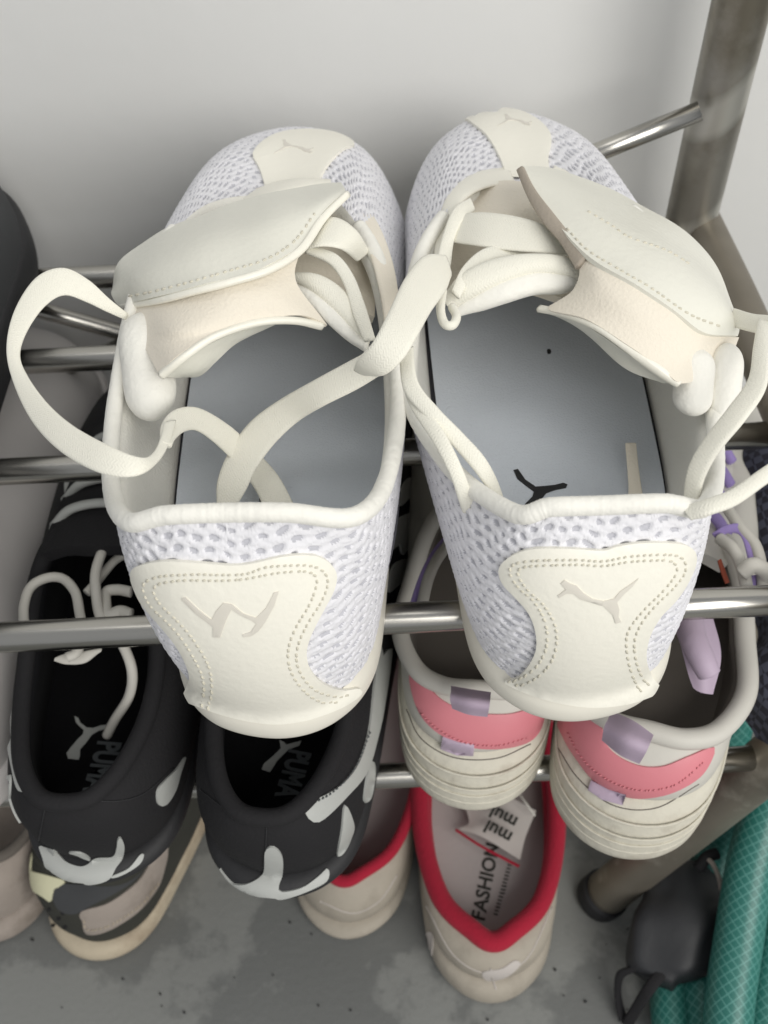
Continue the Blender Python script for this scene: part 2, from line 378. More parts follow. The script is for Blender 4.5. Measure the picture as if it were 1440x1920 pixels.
# ---------------------------------------------------------------- shoe rack
rack = root('shoe_rack', (0, 30, 0), 'steel tube shoe rack with crossed braces standing against the wall', 'shoe rack')
TIER1 = [19.95, 27.9, 34.5, 40.4]
for yy in TIER1: tube('shelf_tube', [(-48, yy, 26.4), (16.2, yy, 26.4)], .55, m_steel, rack, n=12, k=24)
for yy in (19.3, 27.2, 35.2): tube('shelf_tube', [(-48, yy, 15.4), (16.2, yy, 15.4)], .55, m_steel, rack, n=12, k=24)
tube('post', [(15.4, 41.6, 0), (15.5, 41.6, 80)], 1.2, m_post, rack, n=30, k=28)
tube('side_rail', [(16.0, 42.2, 26.9), (16.2, 36, 26.9), (16.3, 30, 26.9), (16.6, 16, 26.9)], [.95, .95], m_rust, rack, n=30, k=24)
tube('side_rail', [(16.0, 42.2, 15.6), (16.3, 30, 15.6), (16.8, 17, 15.6)], .8, m_rust, rack, n=20, k=20)
tube('leg', [(10.8, 18.9, .35), (13.4, 19.1, 7.4), (16.1, 19.3, 14.9), (18.6, 19.5, 22)], 1.15, m_rust, rack, n=30, k=28)
tube('foot_cap', [(10.65, 18.9, 0.02), (10.95, 18.9, .9)], 1.3, m_blk2, rack, n=6, k=24)
tube('brace', [Y(1312, 208, 40.2), Y(-60, 765, 40.2)], .42, m_steel, rack, n=10, k=18)
tube('brace', [Y(40, 572, 40.9), Y(760, 770, 40.9)], .42, m_steel, rack, n=10, k=18)
tube('post', [(-47, 41.6, 0), (-47, 41.6, 80)], 1.2, m_post, rack, n=10, k=20)
tube('leg', [(-47, 18.9, 0), (-47, 18.9, 27)], 1.15, m_rust, rack, n=10, k=20)

# ---------------------------------------------------------------- shoe shells
def ring16(ys, xr, zs, xl=None):
    """ring of 16 points from heel round the right side to the toe and back"""
    xl = xl or xr; P = []
    for i in range(9): P.append((xr[i], ys[i], zs[i] if hasattr(zs, '__len__') else zs))
    for i in range(7, 0, -1): P.append((-xl[i], ys[i], zs[i] if hasattr(zs, '__len__') else zs))
    return np.array(P, float)
def place(P, org, ang, sc=1.0, flip=False):
    P = np.array(P, float)*sc
    if flip: P = P*np.array([-1, 1, 1])
    c, s = math.cos(ang), math.sin(ang); Q = P.copy()
    Q[..., 0] = P[..., 0]*c+P[..., 1]*s; Q[..., 1] = -P[..., 0]*s+P[..., 1]*c
    return Q+np.array(org)
def loft(rings, na, nb):
    R = np.array([catmull(r, na, True, arc=False) for r in rings])      # rings x na
    G = np.array([catmull(R[:, i], nb, arc=True) for i in range(na)])   # na x nb
    return G
OUT_Y = [0.3, 0.9, 2.6, 6, 11, 17, 22.5, 26.8, 28.5]
OUT_X = [0, 1.8, 2.95, 3.35, 3.65, 4.35, 4.7, 3.2, 0]
def outline(k=1.0, z=0, wx=None, wy=None, wl=None):
    y = [(a-14)*k+14 for a in (wy or OUT_Y)]; x = [a*k for a in (wx or OUT_X)]
    return ring16(y, x, z, [a*k for a in wl] if wl else None)

def bez(P, Q, R, t): return (1-t)**2*P+2*t*(1-t)*Q+t*t*R

def upper_rings(base, ctrl, top, ts=(0, .2, .4, .6, .8, 1)):
    return [bez(base, ctrl, top, t) for t in ts]

def normals(G):
    du = np.roll(G, -1, 0)-np.roll(G, 1, 0); dv = np.gradient(G, axis=1)
    N = np.cross(du, dv); return N/(np.linalg.norm(N, axis=2)[..., None]+1e-12)

def holes_mesh(name, G0, parent, cell=(.62, .37), size=(.47, .19), depth=.10, skew=.25, mats=None):
    """knitted mesh upper: every hole is a real dent through to the backing"""
    na, nb = G0.shape[:2]; N = normals(G0); c = G0[:, nb//2].mean(0)
    if ((G0[:, nb//3]-c)*N[:, nb//3]).sum() < 0: N = -N
    s = np.concatenate([[0], np.cumsum(np.linalg.norm(np.diff(G0[:, nb//2], axis=0), axis=1))])
    t = np.cumsum(np.linalg.norm(np.diff(G0, axis=1, prepend=G0[:, :1]), axis=2), axis=1)
    S = s[:, None]+t*skew+.10*np.sin(t*2.6+s[:, None]*1.3); T = t+.09*np.sin(s[:, None]*1.9+t)+.05*np.sin(s[:, None]*5.1)
    row = np.round(T/cell[1]); dv = T-row*cell[1]; Su = S+(row % 2)*cell[0]/2
    du = Su-np.round(Su/cell[0])*cell[0]
    cid = np.sin(row*12.9+np.round(Su/cell[0])*78.2)*43758.5; rnd = cid-np.floor(cid)
    k = .65+.5*rnd
    d = (du/(size[0]/2*k))**2+(dv/(size[1]/2*k))**2
    h = np.clip(1.25-d, 0, 1); bulge = .018*np.cos(du/cell[0]*2*math.pi+math.pi)*np.cos(dv/cell[1]*2*math.pi)
    G = G0+N*(-depth*h-bulge)[..., None]
    Fc = grid_faces(na, nb, cr=True); hv = (d < .62).ravel().astype(int)
    fm = (hv[Fc].sum(1) >= 2).astype(int)
    return mesh_obj(name, G.reshape(-1, 3), Fc, None, parent, mats=mats or [m_mesh, m_hole], fmat=fm)

def ring_tube(name, ring, r, mat, parent, n=220, a0=None, a1=None, k=12, wob=0):
    P = catmull(ring, n, True, arc=False)
    if a0 is not None:
        idx = np.arange(int(a0*n), int(a1*n)) % n; return tube(name, P[idx], r, mat, parent, raw=True, k=k, wob=wob)
    return tube(name, P, r, mat, parent, raw=True, closed=True, k=k, wob=wob)

def cap_fill(name, ring, mat, parent, n=96, dome=0):
    P = catmull(ring, n, True, arc=False); c = P.mean(0)
    V = [P*f+c*(1-f) for f in (1, .97, .8, .5, .2)]
    for i, f in enumerate((0, 0, .2, .6, 1)): V[i] = V[i]+np.array([0, 0, dome*f])
    V = np.vstack(V+[c[None]+[0, 0, dome]]); Fc = []
    for r in range(4):
        for j in range(n): Fc.append([r*n+j, r*n+(j+1) % n, (r+1)*n+(j+1) % n, (r+1)*n+j])
    for j in range(n): Fc.append([4*n+j, 4*n+(j+1) % n, 5*n])
    return mesh_obj(name, V, Fc, mat, parent)

def white_shoe(org, ang, par, cx=0, topx=None, topxl=None, topy=None, topz=None, ctrlx=None, toe=0, ox=None, oxl=None):
    B = outline(.93, z=0, wx=ox, wl=oxl); B1 = outline(1.0, z=.35, wx=ox, wl=oxl); B2 = outline(1.01, z=1.1, wx=ox, wl=oxl); B3 = outline(.99, z=1.75, wx=ox, wl=oxl)
    P = lambda A: place(A, org, ang)
    sole = loft([P(x) for x in (B, B1, B2, B3)], 260, 16)
    mesh_obj('sole', sole.reshape(-1, 3), grid_faces(260, 16, cr=True), m_solew, par)
    cap_fill('outsole', P(B), m_solew, par)
    base = outline(.99, z=1.6, wx=ox, wl=oxl)
    top = ring16(topy, topx, topz, topxl); top[:, 0] += cx
    ctrl = base.copy(); lz = [6.2, 6.2, 5.8, 5.2, 5.2, 6.6, 6.6, 6.6, 6.4]
    lz[6:] = [7.2, 7.9, 7.9]
    cy = [-.35, .35, 2.4, 6, 11, 17, 22.3, 26.6, 28.9+toe]; cxx = ctrlx or [0, 2.4, 3.8, 4.6, 5.0, 4.9, 4.5, 3.0, 0]
    ctrl = ring16(cy, cxx, lz); ctrl[:, 0] += cx*.9
    rings = [P(r) for r in upper_rings(base, ctrl, top)]
    G = loft(rings, 1500, 190)
    holes_mesh('upper', G, par)
    Gl = G[::10, ::8]; Gl = loft(rings, 160, 30)
    # collar roll and lining
    T = P(top)
    # lining: from the collar down to the insole
    low = P(ring16([1.6, 2.0, 3.4, 6.4, 11, 17, 22, 25, 26.5], [0, 1.6, 2.9, 3.6, 3.9, 4.0, 4.1, 2.8, 0], 3.3))
    midr = T*.45+low*.55; inn = T-normal_out(T)*.45; inn[:, 2] -= .5
    Lg = loft([T, inn, midr, low], 200, 20)
    mesh_obj('lining', Lg.reshape(-1, 3), grid_faces(200, 20, cr=True), m_lining, par)
    # insole with raised rim gap
    ins = P(ring16([1.7, 2.1, 3.5, 6.4, 11, 17, 22, 25, 26.5], [0, 1.6, 2.85, 3.5, 3.75, 3.9, 4.0, 2.7, 0], 3.55))
    gp = ins.copy(); gp[:, 2] -= .25
    cap_fill('footbed', P(ring16([1.5, 2.0, 3.3, 6.2, 11, 17, 22, 25, 26.6], [0, 1.7, 3.0, 3.75, 4.0, 4.1, 4.2, 2.9, 0], 3.2)), m_gap, par)
    insole = loft([gp, ins], 120, 3)
    cap_fill('insole', ins, m_insole, par)
    mesh_obj('insole_edge', insole.reshape(-1, 3), grid_faces(120, 3, cr=True), m_gap, par)
    return G, Gl, T, ins, [loft(rings, 400, 60), sole]
def normal_out(ring):
    c = ring.mean(0); d = ring-c; d[:, 2] = 0; return d/(np.linalg.norm(d, axis=1)[:, None]+1e-9)

GR = 'pair of white sneakers on the top shelf'
L_ = root('sneaker', (-3.5, 15, 27), 'left white mesh sneaker with W emblem on its heel patch, on the top shelf', 'sneaker', GR)
R_ = root('sneaker', (5.5, 15, 27), 'right white mesh sneaker with leaping cat emblem on its heel patch, on the top shelf', 'sneaker', GR)
TY = [1.95, 1.95, 2.35, 5, 9, 13, 16, 18.2, 19]
TX = [0, 1.7, 3.1, 4.15, 4.6, 4.0, 2.9, 1.9, 0]
TZR = [9.0, 9.0, 8.5, 7.4, 7.0, 8.4, 8.6, 8.0, 7.6]
TYR = [1.8, 1.8, 2.1, 5, 9, 13, 16, 18.2, 19]
TZ = [9.35, 9.3, 8.65, 7.4, 7.0, 8.4, 8.6, 8.0, 7.6]
GL, gl, TL, insL, bL = white_shoe((-3.58, 14.75, 27), .035, L_, cx=-.55, topx=[0, 1.6, 3.35, 4.15, 4.45, 4.0, 2.9, 1.9, 0], topxl=[0, 1.5, 2.75, 3.9, 4.5, 4.0, 2.9, 1.9, 0], topy=TY, topz=TZ, ox=OUT_X, oxl=[0, 2.15, 3.3, 3.6, 3.75, 4.35, 4.7, 3.2, 0])
GR_, gr, TR, insR, bR = white_shoe((5.6, 14.85, 27), .02, R_, cx=-.15, topx=[0, 1.7, 2.95, 4.1, 4.8, 4.2, 2.9, 1.9, 0], topxl=[0, 1.2, 2.15, 3.7, 4.8, 4.2, 2.9, 1.9, 0], topy=TYR, topz=TZR, toe=.9, ox=[0, 2.15, 3.3, 3.6, 3.75, 4.35, 4.7, 3.2, 0], oxl=OUT_X)
for T_, par in ((TL, L_), (TR, R_)):
    ring_tube('collar', T_, .26, m_collar, par, n=600, a0=-.36, a1=.36, k=16, wob=.012)

def tri_grid(G):
    F_ = grid_faces(G.shape[0], G.shape[1], cr=True).tolist(); return [Vector(p) for p in G.reshape(-1, 3)], F_
def join_bvh(*Gs):
    V = []; Fc = []
    for G in Gs:
        v, f = tri_grid(G); n = len(V); V += v; Fc += [[a+n for a in q] for q in f]
    return BVHTree.FromPolygons(V, Fc)
def plane_bvh(z): return BVHTree.FromPolygons([Vector(p) for p in ((-80, -80, z), (80, -80, z), (80, 80, z), (-80, 80, z))], [[0, 1, 2, 3]])
bPL = plane_bvh(27+3.56); bL = join_bvh(*bL); bR = join_bvh(*bR)
def crop(pts, ox, oy, sc): return [(ox+x/sc, oy+y/sc) for x, y in pts]

# ---- heel patch, left sneaker
hp = [(251, 1078), (259, 1060), (305, 1049), (367, 1051), (430, 1056), (472, 1053), (513, 1043), (555, 1037), (592, 1039), (617, 1053), (628, 1075), (622, 1104), (605, 1137),
      (588, 1170), (576, 1200), (573, 1225), (580, 1250), (597, 1271), (620, 1285), (645, 1291), (668, 1288), (672, 1300), (640, 1322), (595, 1340), (555, 1350), (515, 1353), (470, 1348), (425, 1337), (385, 1324), (348, 1308), (353, 1290),
      (359, 1267), (353, 1242), (338, 1212), (317, 1183), (292, 1154), (270, 1127), (257, 1100)]
p_ = patch('heel_patch', bL, hp, m_leather, L_, off=.05, th=.10, step=11)
cs = lambda pts: crop(pts, 180, 900, 2.4)
seam('stitching', bL, [cs([(490, 1020), (495, 900), (470, 820), (400, 700), (330, 620), (260, 550), (230, 480), (240, 445), (310, 420), (450, 412), (560, 415), (680, 410), (760, 382), (880, 372), (960, 374), (1015, 398), (1033, 450), (1005, 530), (950, 620), (905, 720), (897, 800), (925, 870), (975, 925), (1050, 955), (1130, 962)]),
     cs([(515, 1030), (530, 920), (512, 810), (440, 690), (370, 610), (305, 545), (275, 490), (292, 457), (400, 438), (560, 440), (680, 432), (800, 408), (920, 398), (972, 412), (985, 450), (950, 550), (895, 645), (862, 740), (868, 830), (920, 920), (1000, 980), (1080, 992)])], m_thread, L_, off=.14)
wem = [(398, 513), (415, 511), (470, 565), (528, 610), (545, 575), (578, 536), (615, 541), (665, 583), (722, 602), (765, 558), (800, 490), (821, 486), (802, 548), (762, 622), (732, 662), (700, 684), (664, 688), (661, 677), (698, 664), (722, 630), (700, 614), (650, 592), (614, 566), (592, 612), (565, 690), (532, 688), (533, 645), (518, 632), (458, 586), (396, 523)]
patch('letter_emblem', bL, cs(wem), m_embo, L_, off=.15, th=.03, step=7, smooth=False)
# ---- heel patch, right sneaker
cr = lambda pts: crop(pts, 740, 780, 2.057)
hpr = cr([(410, 590), (430, 553), (480, 521), (560, 503), (700, 506), (800, 512), (860, 495), (960, 482), (1080, 484), (1132, 500), (1152, 535), (1137, 600), (1085, 690), (1015, 768), (975, 845), (963, 925), (985, 1000), (1012, 1035), (1005, 1060), (950, 1085), (880, 1105), (780, 1115), (680, 1106), (580, 1082), (500, 1055), (430, 1020), (480, 1000), (522, 950), (548, 890), (546, 820), (520, 750), (470, 690), (425, 640)])
patch('heel_patch', bR, hpr, m_leather, R_, off=.05, th=.10, step=11)
seam('stitching', bR, [cr([(440, 1022), (520, 980), (570, 925), (592, 850), (580, 770), (540, 700), (490, 655), (455, 600), (468, 562), (560, 547), (700, 545), (800, 550), (900, 532), (1040, 524), (1098, 540), (1105, 590), (1062, 650), (1000, 712), (945, 780), (915, 860), (930, 960), (975, 1045)]),
     cr([(470, 1035), (550, 995), (605, 935), (627, 860), (618, 785), (575, 712), (520, 660), (485, 605), (492, 577), (560, 567), (700, 563), (800, 568), (900, 552), (1030, 545), (1068, 560), (1072, 595), (1020, 665), (955, 730), (895, 810), (886, 880), (903, 970), (940, 1058)])], m_thread, R_, off=.14)
cat = cr([(640, 632), (655, 619), (675, 632), (700, 640), (725, 668), (760, 690), (800, 699), (840, 690), (862, 662), (895, 640), (932, 613), (908, 645), (878, 672), (852, 702), (860, 732), (856, 758), (867, 778), (845, 784), (835, 752), (800, 718), (760, 706), (715, 693), (690, 672), (662, 670), (634, 687), (630, 678), (660, 655)])
patch('leaping_cat_emblem', bR, cat, m_embo, R_, off=.15, th=.035, step=7, smooth=False)
# ---- toe caps
tcl = [(474, 292), (496, 266), (530, 251), (575, 246), (620, 250), (652, 262), (664, 275), (645, 282), (625, 300), (607, 325), (596, 355), (600, 380), (500, 385), (496, 350), (486, 318)]
tcl = tcl+[]
tcr = [(868, 218), (900, 208), (945, 206), (985, 215), (1018, 236), (1034, 262), (1028, 300), (1030, 345), (975, 350), (952, 338), (936, 298), (910, 255)]
patch('toe_cap', bL, tcl, m_leather, L_, off=.04, th=.09, step=10); patch('toe_cap', bR, tcr, m_leather, R_, off=.04, th=.09, step=10)
for b_, par_, cx_, cy_, q_ in ((bL, L_, 553, 283, .52), (bR, R_, 966, 233, .45)):
    m0 = (sum(p[0] for p in cat)/len(cat), sum(p[1] for p in cat)/len(cat))
    patch('leaping_cat_emblem', b_, [(cx_-(p[0]-m0[0])*q_, cy_-(p[1]-m0[1])*q_*.62) for p in cat], m_embo, par_, off=.12, th=.03, step=5, smooth=False)
# vamp borders round the throat
strip('eyestay', [(655, 380, 35.0), (682, 440, 35.5), (700, 500, 35.7), (714, 560, 35.5), (722, 620, 35.2)], [(690, 388, 34.7), (718, 440, 35.2), (738, 500, 35.4), (748, 560, 35.3), (750, 600, 35.1)], .22, m_suede, L_, bulge=.6)
strip('vamp_edge', [(370, 436, 33.8), (440, 385, 34.5), (495, 350, 34.9), (560, 336, 35.1), (620, 338, 34.9)], [(380, 450, 34.2), (450, 402, 34.9), (500, 372, 35.3), (560, 354, 35.4), (620, 352, 35.2)], .2, m_leather, L_, bulge=.6)
strip('vamp_edge', [(812, 500, 35.5), (818, 440, 35.4), (834, 378, 35.3), (860, 344, 35.0), (900, 322, 34.7), (952, 314, 34.5)], [(842, 500, 35.6), (846, 440, 35.6), (862, 388, 35.6), (888, 362, 35.4), (925, 348, 35.1), (965, 346, 34.9)], .22, m_leather, R_, bulge=.6)
strip('vamp_edge', [(1040, 310, 34.6), (1110, 335, 34.6), (1180, 375, 34.3), (1240, 420, 34.0)], [(1030, 335, 35.0), (1100, 355, 35.0), (1170, 392, 34.8), (1230, 432, 34.5)], .2, m_leather, R_, bulge=.6)

def lump(name, pts, rad, m, par, flat=.62, n=60, k=36, ns=.06):
    P = catmull(ZL(pts), n); T, N, B = frames(P); r = catmull([(a, 0, 0) for a in rad], n, arc=False)[:, 0]
    N = np.tile([0, 0, 1.], (n, 1)); B = np.cross(T, N); B /= np.linalg.norm(B, axis=1)[:, None]
    th = np.linspace(0, 2*math.pi, k, endpoint=False); c_, s_ = np.cos(th), np.sin(th)
    c_ = np.sign(c_)*np.abs(c_)**.7; s_ = np.sign(s_)*np.abs(s_)**.7
    w_ = 1+ns*np.sin(th*5+P[:, :1]*1.3)+ns*np.sin(th*3-P[:, 1:2]*2.1)
    V = P[:, None]+(r[:, None]*w_)[..., None]*(c_[None, :, None]*B[:, None]+flat*s_[None, :, None]*N[:, None])
    return mesh_obj(name, V.reshape(-1, 3), grid_faces(n, k, cc=True).tolist()+[list(range(k)), [(n-1)*k+j for j in range(k)]], m, par)
def pad(p0, p1, Rr, par, flat=.85):
    a, b = np.array(p0, float), np.array(p1, float); V = []
    n_, k_ = 40, 32; A, B_ = Z(*a), Z(*b); T = (B_-A)/np.linalg.norm(B_-A); N = np.array([0, 0, 1.])-T*T[2]; N /= np.linalg.norm(N); Bn = np.cross(T, N); th = np.linspace(0, 2*math.pi, k_, endpoint=False)
    for f in (1-np.cos(np.linspace(0.05, math.pi-.05, n_)))/2:
        r = Rr*(1-abs(2*f-1)**2.6)**.5; c = A+(B_-A)*f+N*.1*math.sin(f*7)
        V.append(c+r*(np.cos(th)[:, None]*Bn*(1+.04*math.sin(f*9))+flat*np.sin(th)[:, None]*N))
    return mesh_obj('collar_pad', np.vstack(V), grid_faces(n_, k_, cc=True).tolist()+[list(range(k_)), [(n_-1)*k_+j for j in range(k_)]], m_collar, par)
pad((268, 590, 35.0), (286, 788, 34.0), .86, L_); pad((1303, 655, 35.1), (1299, 780, 34.3), .62, R_); pad((1364, 645, 34.9), (1356, 790, 34.1), .52, R_)
# ---- left sneaker: strap, tongue, laces
sheet('tongue', [[(440, 372, 34.2), (560, 345, 34.8), (680, 385, 34.2)], [(430, 460, 34.4), (560, 440, 35.0), (705, 480, 34.1)], [(430, 560, 34.2), (560, 545, 34.8), (700, 600, 34.0)]], m_suede, L_, th=.3)
sheet('strap', [[(216, 545, 34.3), (230, 490, 34.9), (300, 440, 35.6), (400, 398, 36.0), (490, 370, 36.1), (570, 352, 36.1), (640, 347, 36.3)],
                [(214, 553, 34.6), (262, 512, 36.0), (335, 478, 36.9), (420, 448, 37.1), (500, 420, 37.1), (570, 395, 36.9), (646, 355, 36.6)],
                [(226, 572, 34.5), (290, 560, 36.1), (360, 543, 36.9), (430, 525, 37.2), (500, 503, 37.2), (560, 465, 36.9), (600, 408, 36.8), (649, 362, 36.7)]], m_leather2, L_, nu=70, nv=30, th=.16, noise=.015)
seam('strap_stitching', BV['last'], [[(238, 556), (290, 546), (360, 528), (430, 508), (500, 486), (552, 452), (590, 400)]], m_thread, L_, off=.0, gap=13, slant=.8)
strip('strap_edge', [(224, 568, 34.6), (290, 559, 36.1), (360, 541, 36.9), (430, 523, 37.2), (500, 501, 37.2), (558, 463, 36.95), (598, 407, 36.85), (648, 358, 36.8)],
      [(232, 578, 34.4), (295, 571, 36.0), (365, 553, 36.8), (435, 535, 37.1), (508, 512, 37.1), (570, 474, 36.8), (612, 414, 36.7), (655, 370, 36.6)], .22, m_leather, L_, n=90)
sheet('strap_underlay', [[(229, 570, 34.3), (300, 562, 35.9), (400, 540, 36.8), (480, 510, 36.9), (560, 470, 36.6)],
                         [(262, 630, 35.0), (330, 620, 36.2), (420, 585, 36.5), (500, 556, 36.5), (553, 530, 36.2)],
                         [(300, 702, 35.4), (338, 668, 36.0), (400, 628, 36.2), (480, 602, 36.1), (560, 592, 35.8), (612, 611, 35.3)]], m_suede, L_, nu=60, nv=24, th=.14, noise=.01)
strip('strap_lip', [(296, 700, 35.5), (340, 664, 36.1), (400, 625, 36.3), (480, 600, 36.2), (550, 596, 35.9), (608, 606, 35.4)],
      [(308, 708, 35.3), (350, 674, 35.9), (405, 637, 36.1), (480, 610, 36.0), (548, 606, 35.7), (600, 617, 35.2)], .25, m_leather, L_, n=70)
sheet('strap_lining', [[(303, 702, 35.1), (350, 668, 35.7), (420, 630, 35.9), (520, 600, 35.6)], [(330, 706, 34.7), (370, 690, 35.0), (425, 645, 35.4), (520, 602, 35.4)],
                       [(345, 705, 34.3), (375, 702, 34.4), (405, 675, 34.9), (445, 640, 35.2), (522, 603, 35.3)]], m_leather2, L_, th=.1)
strip('tongue_pad', [(556, 512, 35.9), (600, 518, 36.0), (642, 545, 35.8), (675, 590, 35.4), (698, 630, 35.0)], [(556, 530, 35.7), (590, 552, 35.8), (626, 585, 35.6), (660, 622, 35.2), (690, 648, 34.9)], .55, m_lace, L_, bulge=.8, k=18)
strip('tongue_trim', [(556, 528, 35.7), (590, 546, 35.8), (630, 580, 35.6), (662, 615, 35.2), (692, 645, 34.9)], [(560, 553, 35.4), (592, 582, 35.4), (622, 614, 35.2), (655, 642, 34.9), (684, 658, 34.8)], .6, m_collar, L_, bulge=.8, k=18)
strip('lace', [(590, 415, 36.3), (630, 408, 36.6), (668, 432, 36.4), (692, 470, 35.6)], [(572, 468, 36.4), (605, 462, 36.6), (640, 468, 36.4), (668, 490, 35.6)], .16, m_lace, L_, bulge=.45)
strip('lace', [(588, 462, 36.3), (632, 478, 36.3), (662, 515, 36.1), (684, 570, 35.8), (704, 635, 35.5)], [(572, 474, 36.2), (618, 496, 36.2), (645, 535, 36.0), (660, 585, 35.7), (682, 640, 35.4)], .18, m_lace, L_, bulge=.5)
# big loop of lace out over the left side and back into the shoe
strip('lace', [(240, 588, 35.2), (205, 560, 35.8), (165, 524, 36.4), (118, 502, 36.8), (68, 520, 36.8), (28, 580, 36.6), (12, 650, 36.4), (24, 715, 36.2), (60, 790, 36.2), (115, 848, 36.4), (190, 888, 36.6), (255, 893, 36.6), (295, 868, 36.2), (318, 830, 35.6), (330, 790, 35.1)],
      [(235, 600, 35.0), (200, 585, 35.5), (160, 566, 36.0), (120, 554, 36.4), (84, 575, 36.5), (52, 620, 36.4), (38, 665, 36.3), (52, 705, 36.3), (90, 757, 36.5), (140, 800, 36.7), (210, 838, 36.9), (262, 858, 36.7), (286, 850, 36.2), (300, 822, 35.8), (306, 795, 35.3)], .14, m_lace, L_, n=150, bulge=.4)
strip('lace', [(300, 832, 35.9), (303, 795, 35.3), (328, 768, 34.8), (372, 765, 34.2), (430, 798, 33.2), (475, 840, 32.2), (522, 892, 31.5), (556, 955, 31.2)],
      [(322, 838, 35.6), (330, 822, 35.2), (350, 808, 34.6), (375, 810, 34.0), (415, 842, 33.0), (455, 885, 32.0), (482, 925, 31.4), (498, 962, 31.2)], .15, m_lace, L_, n=90, bulge=.4)
strip('lace', [(683, 662, 35.6), (640, 685, 35.2), (590, 712, 34.6), (520, 752, 33.6), (468, 792, 33.0), (430, 845, 32.6), (408, 900, 32.2), (406, 948, 31.8)],
      [(716, 702, 35.4), (670, 730, 35.0), (610, 760, 34.4), (560, 790, 33.5), (515, 832, 32.9), (480, 880, 32.5), (462, 918, 32.2), (440, 955, 31.8)], .15, m_lace, L_, n=90, bulge=.4)
# bow loop lying across both sneakers
strip('lace', [(832, 478, 36.2), (795, 480, 36.8), (760, 520, 37.2), (726, 590, 37.4), (700, 640, 37.2), (672, 672, 36.6), (664, 690, 36.0)],
      [(845, 520, 36.0), (836, 545, 36.6), (808, 585, 37.0), (782, 632, 37.2), (757, 672, 37.0), (722, 703, 36.5), (690, 702, 36.0)], .2, m_lace, L_, n=80, bulge=.5)

# ---- right sneaker: tongue, strap, laces
sheet('tongue', [[(850, 372, 34.2), (960, 345, 35.0), (1100, 390, 34.4)], [(838, 460, 34.4), (960, 440, 35.0), (1120, 480, 34.3)], [(840, 570, 34.2), (960, 540, 34.8), (1120, 590, 34.0)]], m_suede, R_, th=.3)
sheet('strap', [[(978, 316, 36.8), (1035, 320, 36.4), (1100, 338, 36.0), (1180, 378, 35.6), (1250, 415, 35.4), (1300, 455, 35.2), (1345, 510, 35.0), (1378, 590, 34.6)],
                [(985, 330, 36.9), (1050, 365, 36.9), (1130, 415, 36.9), (1200, 460, 36.8), (1265, 505, 36.6), (1320, 555, 36.2), (1360, 590, 35.4), (1382, 615, 34.8)],
                [(990, 345, 36.9), (1030, 400, 37.0), (1070, 452, 37.1), (1120, 498, 37.1), (1190, 538, 37.0), (1260, 585, 36.5), (1320, 625, 35.8), (1378, 632, 34.8)]], m_leather2, R_, nu=70, nv=30, th=.16, noise=.015)
seam('strap_stitching', BV['last'], [[(1060, 425), (1100, 468), (1160, 505), (1220, 540), (1290, 588), (1350, 612)], [(1100, 395), (1150, 425), (1180, 445), (1250, 470), (1300, 500)]], m_thread, R_, off=.0, gap=13, slant=.8)
strip('strap_edge', [(982, 313, 37.0), (1004, 355, 37.0), (1040, 402, 37.1), (1078, 450, 37.1), (1098, 486, 37.0)], [(970, 322, 36.8), (990, 372, 36.8), (1018, 418, 36.9), (1052, 458, 36.8), (1080, 505, 36.7)], .2, m_edge, R_, n=60)
sheet('strap_underlay', [[(1086, 470, 36.9), (1130, 503, 37.0), (1195, 540, 36.9), (1262, 588, 36.4), (1322, 625, 35.6), (1382, 633, 34.6)],
                         [(1089, 520, 36.5), (1120, 548, 36.7), (1180, 583, 36.6), (1245, 628, 36.1), (1300, 662, 35.4), (1368, 662, 34.5)],
                         [(1070, 560, 35.9), (1030, 582, 35.6), (1100, 600, 36.2), (1175, 648, 36.0), (1235, 690, 35.6), (1276, 720, 35.2), (1330, 695, 34.6)]], m_suede, R_, nu=60, nv=24, th=.14, noise=.01)
strip('strap_lip', [(1010, 574, 35.4), (1060, 583, 35.9), (1120, 606, 36.2), (1180, 645, 36.0), (1235, 685, 35.7), (1278, 716, 35.3)],
      [(1012, 583, 35.2), (1060, 594, 35.7), (1115, 618, 36.0), (1170, 657, 35.8), (1225, 697, 35.4), (1268, 724, 35.1)], .25, m_leather, R_, n=70)
sheet('strap_lining', [[(1015, 582, 35.1), (1090, 603, 35.6), (1170, 655, 35.6), (1262, 720, 35.1)], [(1040, 588, 34.9), (1100, 620, 35.2), (1170, 668, 35.2), (1255, 716, 35.0)], [(1060, 594, 34.7), (1110, 632, 34.9), (1175, 690, 34.8), (1245, 716, 34.8)]], m_leather2, R_, th=.1)
strip('tongue_pad', [(835, 560, 35.4), (862, 520, 36.0), (915, 492, 36.3), (985, 480, 36.4), (1060, 487, 36.2), (1092, 520, 35.8)], [(850, 582, 35.3), (890, 556, 35.8), (940, 532, 36.1), (1000, 514, 36.2), (1060, 520, 36.0), (1085, 535, 35.7)], .6, m_lace, R_, bulge=.8, k=18)
strip('tongue_trim', [(846, 575, 35.3), (890, 550, 35.7), (940, 528, 36.0), (1000, 511, 36.1), (1060, 516, 35.9), (1090, 530, 35.7)], [(858, 592, 35.0), (905, 583, 35.3), (950, 568, 35.6), (1005, 552, 35.7), (1055, 550, 35.6), (1082, 542, 35.5)], .6, m_collar, R_, bulge=.8, k=18)
strip('lace', [(862, 402, 35.9), (905, 398, 36.3), (965, 405, 36.5), (1020, 422, 36.5), (1062, 452, 36.2)], [(850, 455, 35.8), (900, 462, 36.2), (955, 470, 36.3), (1010, 474, 36.3), (1068, 480, 36.0)], .16, m_lace, R_, bulge=.45)
strip('lace', [(846, 545, 36.1), (868, 500, 36.2), (910, 466, 36.3), (970, 462, 36.1)], [(862, 560, 36.0), (885, 520, 36.1), (925, 488, 36.2), (985, 478, 36.0)], .16, m_lace, R_, bulge=.45)
